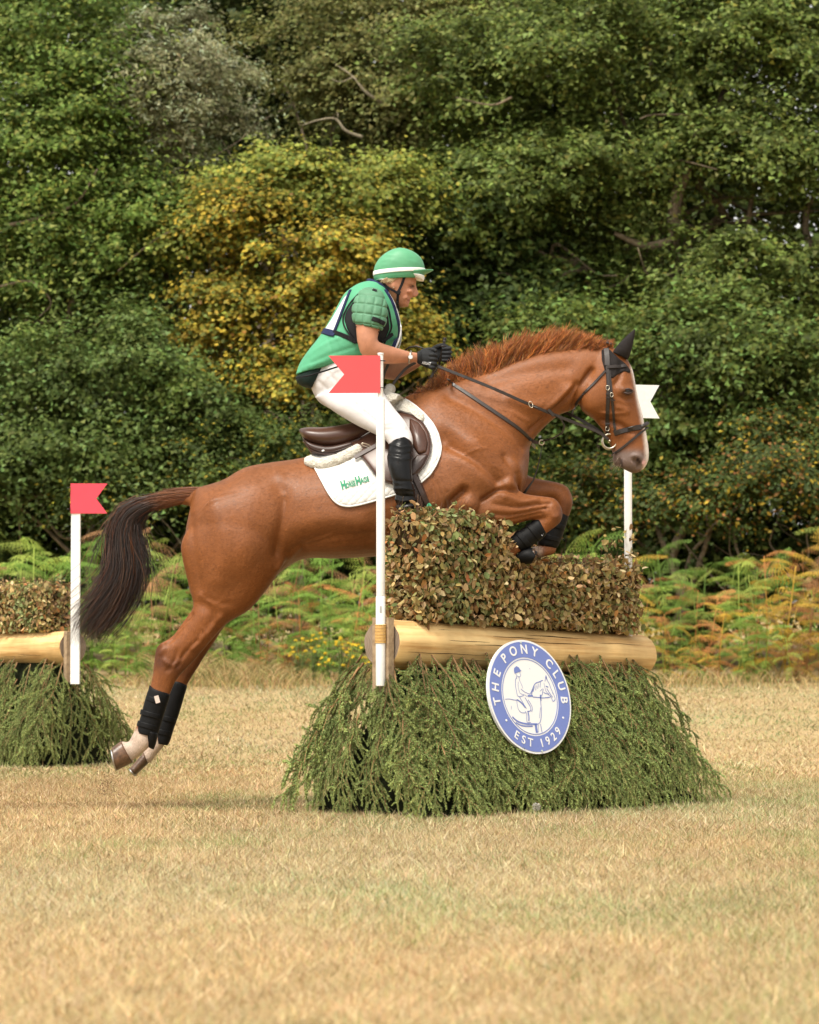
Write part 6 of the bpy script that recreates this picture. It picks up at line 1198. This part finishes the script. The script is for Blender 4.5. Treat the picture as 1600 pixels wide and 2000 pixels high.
# ---- quilted upper arm guards
def guard(s):
    Y0 = YC; d = s; r = [((712, 563), (736, 564), .028, 0, Y0 + d * .150), ((702, 570), (746, 571), .050, 0, Y0 + d * .172), ((693, 584), (754, 587), .064, 0, Y0 + d * .205), ((688, 602), (757, 606), .071, 0, Y0 + d * .222), ((688, 620), (755, 627), .070, 0, Y0 + d * .233), ((691, 631), (750, 640), .065, 0, Y0 + d * .238), ((697, 635), (746, 645), .054, 0, Y0 + d * .240)]
    me = MB().add(*loft(r, None, 96, 16)).mesh('arm_guard', True); V = get_v(me); N = get_n(me); S_ = FPX / (Y0 + d * .26); px = 800 + V[:, 0] * S_; py = 1290 - (V[:, 2] - CAMH) * S_
    ca, sa = math.cos(.14), math.sin(.14); u = (px - 722) * ca + (py - 600) * sa; v = -(px - 722) * sa + (py - 600) * ca; dl = np.full(len(V), 9.0)
    for k in (-26, -9, 8, 25): dl = np.minimum(dl, np.abs(u - k) + 30 * (v < -26))
    for k in (-26, -7, 13, 33): dl = np.minimum(dl, np.abs(v - k))
    V = V + N * (-.0052 * np.exp(-(dl / 1.5) ** 2) + .0025 * np.clip(dl / 8, 0, 1))[:, None]; set_v(me, V); return me
for s in (-1, 1):
    g = adopt(obj('arm_guard', guard(s), M_pad), rider); GB = BVHTree.FromPolygons([tuple(v) for v in get_v(g.data)], [tuple(p.vertices) for p in g.data.polygons])
    sub(ribbon('guard_tab', [(727, 622), (740, 626), (751, 631)], .022, .003, M_blackcl, g, GB, s, .004, Y=15.45), g); sub(ribbon('guard_hem', [(692, 635), (715, 641), (746, 647)], .008, .003, M_blackcl, g, GB, s, .003, Y=15.45), g); sub(ribbon('guard_tab', [(728, 564), (736, 567)], .016, .003, M_blackcl, g, GB, s, .004, Y=15.5), g)

# ---- helmet
hr = [((826, 543), (733, 549), .090), ((829, 537), (730, 543), .096), ((830, 527), (729.5, 533), .100), ((828, 515), (732, 520), .100), ((822, 503), (740, 506), .093), ((810, 493), (752, 495), .078), ((797, 487), (765, 488), .052), ((785, 484.3), (776, 484.6), .018)]
hme = MB().add(*loft(hr, YC, 44, 6)).mesh('helmet', True); V = get_v(hme); N = get_n(hme); XZ = V[:, [0, 2]]
for path, r, a in (([(752, 534), (752, 515), (760, 500), (772, 488)], .0025, -.0022), ([(809, 530), (808, 512), (802, 498)], .0025, -.0022), ([(746, 508), (760, 506), (772, 512)], .005, .002), ([(800, 508), (812, 512), (820, 522)], .005, .002), ([(752, 496), (764, 498)], .004, .002)):
    w = np.exp(-(seg_dist(XZ, PN(path, 15.66)[:, [0, 2]]) / r) ** 2); V = V + N * (w * a)[:, None]
set_v(hme, V); hel = adopt(obj('helmet', hme, M_helm), rider); HLB = BVHTree.FromPolygons([tuple(v) for v in V], [tuple(p.vertices) for p in hme.polygons])
bd = [((830.8, 531.5), (728.6, 538.5), .1012), ((831, 528), (728.5, 534.5), .1020), ((830.6, 524.5), (729, 530.5), .1018)]
sub(adopt(obj('white_band', MB().add(*loft(bd, YC, 44, 3)).mesh('white_band', True), M_white), rider), hel)
rm = [((827.5, 549), (800, 541), .060), ((829, 545), (796, 539), .072), ((829.5, 539), (792, 537), .080)]
sub(adopt(obj('front_rim', MB().add(*loft(rm, YC + 0, 32, 3)).mesh('front_rim', True), M_white), rider), hel); rm = [((757, 547), (733, 549), .080), ((756, 551), (736, 549), .076), ((748, 550), (740, 549), .06)]
sub(adopt(obj('back_rim', MB().add(*loft(rm, YC, 32, 3)).mesh('back_rim', True), M_white), rider), hel)
V_ = []; m_ = 15
for i in range(m_):                                                     # peak
    a = math.radians(-58 + 116 * i / (m_ - 1)); c, s = math.cos(a), math.sin(a); inn = P(779 + 50 * c, 531.5 - 2.0 * c + 2, YC).xz; L = .045 * max(.12, math.cos(a * 1.45)); y = YC + .1 * s
    for (dx, dz) in ((-.006, -.004), (L * .5, .008 * c), (L, .020 * c)): V_.append((inn.x + dx, y * 1.0, inn.y - .008 + dz)); 
F_ = [(i * 3 + k, i * 3 + k + 1, i * 3 + 4 + k, i * 3 + 3 + k) for i in range(m_ - 1) for k in range(2)]; n_ = len(V_); V2 = [(a, b, c - .003) for a, b, c in V_]
sub(adopt(obj('peak', MB().add(V_ + V2, F_ + [tuple(j + n_ for j in f[::-1]) for f in F_] + [(i * 3 + 2, (i + 1) * 3 + 2, (i + 1) * 3 + 2 + n_, i * 3 + 2 + n_) for i in range(m_ - 1)]).mesh('peak', True), M_helm), rider), hel)
for s in (-1, 1):
    for path, w in (([(790, 541), (785, 555), (779, 568), (777, 580), (776, 596)], .013), ([(746, 549), (757, 560), (770, 568), (778, 572)], .012)): sub(ribbon('chin_strap', path, w, .004, M_blackcl, rider, RB, s, .004, Y=15.67), hel)
    sub(ribbon('strap_slide', [(775, 570), (782, 572)], .020, .006, M_blackcl, rider, RB, s, .005, Y=15.67), hel)
sub(tube('chin_strap', [PS(776, 596, .004, -1, RB, 15.68), P(779, 602.5, YC), PS(776, 596, .004, 1, RB, 15.68)], .005, M_blackcl, rider, 6), hel)
adopt(obj('earring', MB().add(*ellipsoid(P(769.5, 561.5, YC - .083), (.003, .003, .003), 6)).mesh('earring', True), M_steel), rider)

# ---- gloved hands closed round the reins
def hand(s):
    parts = []
    if s < 0:
        Y0 = YC - .115
        parts.append(loft([((815, 709), (815, 687), .027, 0, Y0 - .01), ((824, 714), (824, 685), .026, 0, Y0), ((836, 719), (838, 684.5), .024, 0, Y0 + .004), ((846, 720), (848, 689), .021, 0, Y0 + .01)], nseg=18))
        for i, yy in enumerate((692, 700.5, 709, 716.5)):
            k = (1, 1.08, 1.0, .86)[i]; pts = [P(838, yy, Y0 - .012), P(838 + 9 * k, yy + 1, Y0 - .014), P(838 + 13 * k, yy + 2, Y0 + .004), P(838 + 9 * k, yy + 3, Y0 + .026), P(838 + 4, yy + 3, Y0 + .034)]; q = catmull(pts, 4); mb = MB().tube(q, np.linspace(.0105, .0085, len(q)) * (1 if i < 3 else .9), 10); parts.append((mb.v, mb.f))
        q = catmull([P(822, 688, Y0 + .012), P(834, 683, Y0 + .016), P(846, 683, Y0 + .014), P(853, 686, Y0 + .006)], 4); mb = MB().tube(q, np.linspace(.0125, .009, len(q)), 10); parts.append((mb.v, mb.f))
    else:
        Y0 = YC + .045
        parts.append(loft([((838, 706), (836, 684), .027, 0, Y0 + .01), ((848, 708), (848, 678), .026, 0, Y0 + .01), ((862, 706), (862, 674), .024, 0, Y0 + .012), ((874, 704), (873, 676), .02, 0, Y0 + .016)], nseg=18))
        for i, yy in enumerate((679, 687, 695, 702)):
            k = (1, 1.08, 1.0, .86)[i]; pts = [P(866, yy, Y0 + .02), P(866 + 10 * k, yy, Y0 + .018), P(866 + 13 * k, yy + 1, Y0 - .004), P(866 + 10 * k, yy + 2, Y0 - .026), P(866 - 3, yy + 2, Y0 - .028)]; q = catmull(pts, 4); mb = MB().tube(q, np.linspace(.0105, .0088, len(q)) * (1 if i < 3 else .9), 10); parts.append((mb.v, mb.f))
        q = catmull([P(846, 682, Y0 - .008), P(856, 676, Y0 - .018), P(866, 674, Y0 - .02), P(874, 678, Y0 - .018)], 4); mb = MB().tube(q, np.linspace(.0128, .009, len(q)), 10); parts.append((mb.v, mb.f))
    return union(parts, .0024, it=1, shrink=1, name='glove')
for s in (-1, 1):
    g = adopt(obj('glove', hand(s), M_glove), rider)
    cuff = [((824, 714), (823, 685), .0285, 0, YC - .116), ((817, 710.5), (816, 686), .029, 0, YC - .127)] if s < 0 else [((840, 708), (838, 682), .030, 0, YC + .058), ((835, 709), (832, 684), .030, 0, YC + .066)]
    sub(adopt(obj('cuff', MB().add(*loft(cuff, None, 24, 3)).mesh('cuff', True), M_glove), rider), g)
    if s < 0: GLB = BVHTree.FromPolygons([tuple(v) for v in get_v(g.data)], [tuple(p.vertices) for p in g.data.polygons]); sub(decal('ARIAT', 833, 710, .019, -.14, M_bib, g, GLB, .0012, .0004, Y=15.62, xs=.85), g)
wt = empty('wristwatch', P(801, 697, YC - .15)); tag(wt, "pale metal wristwatch on the rider's wrist above the glove", 'watch')
wy = YC - .150; tube('band', [tuple(P(801, 697.5, wy) + Vector((.004 * math.sin(a), .0315 * math.cos(a), .0285 * math.sin(a)))) for a in np.linspace(0, 6.283, 25)], .0052, M_steel, wt, 6)
c = P(802, 697, wy - .036); mb = MB().tube([c + Vector((0, .004, 0)), c + Vector((0, -.003, 0))], [.0125, .0115], 20); adopt(obj('case', mb.mesh('case'), M_steel), wt); mb = MB().tube([c + Vector((0, -.0031, 0)), c + Vector((0, -.0038, 0))], [.0095, .0095], 20); adopt(obj('dial', mb.mesh('dial'), M_bib), wt)

# ---- whip held in the far hand
wh = empty('whip', P(868, 680, YC + .03)); tag(wh, "short black whip held upright in the rider's far hand", 'whip')
a, b = P(869, 662, YC + .028), P(857, 716, YC + .028); tube('handle', [a, a * .9 + b * .1, a * .85 + b * .15, b], [.0075, .008, .0068, .006], M_strap, wh, 10); tube('knob', [a + Vector((0, 0, .006)), a - Vector((0, 0, .002))], [.0085, .0095], M_strap, wh, 12)
c = a * .72 + b * .28; tube('guard_loop', [tuple(c + Vector((.016 * math.cos(t), .016 * math.sin(t), .001))) for t in np.linspace(0, 6.283, 17)], .004, M_strap, wh, 6); tube('shaft', [b, P(838, 745, YC + .10), P(800, 800, YC + .24)], [.005, .004, .003], M_strap, wh, 6)
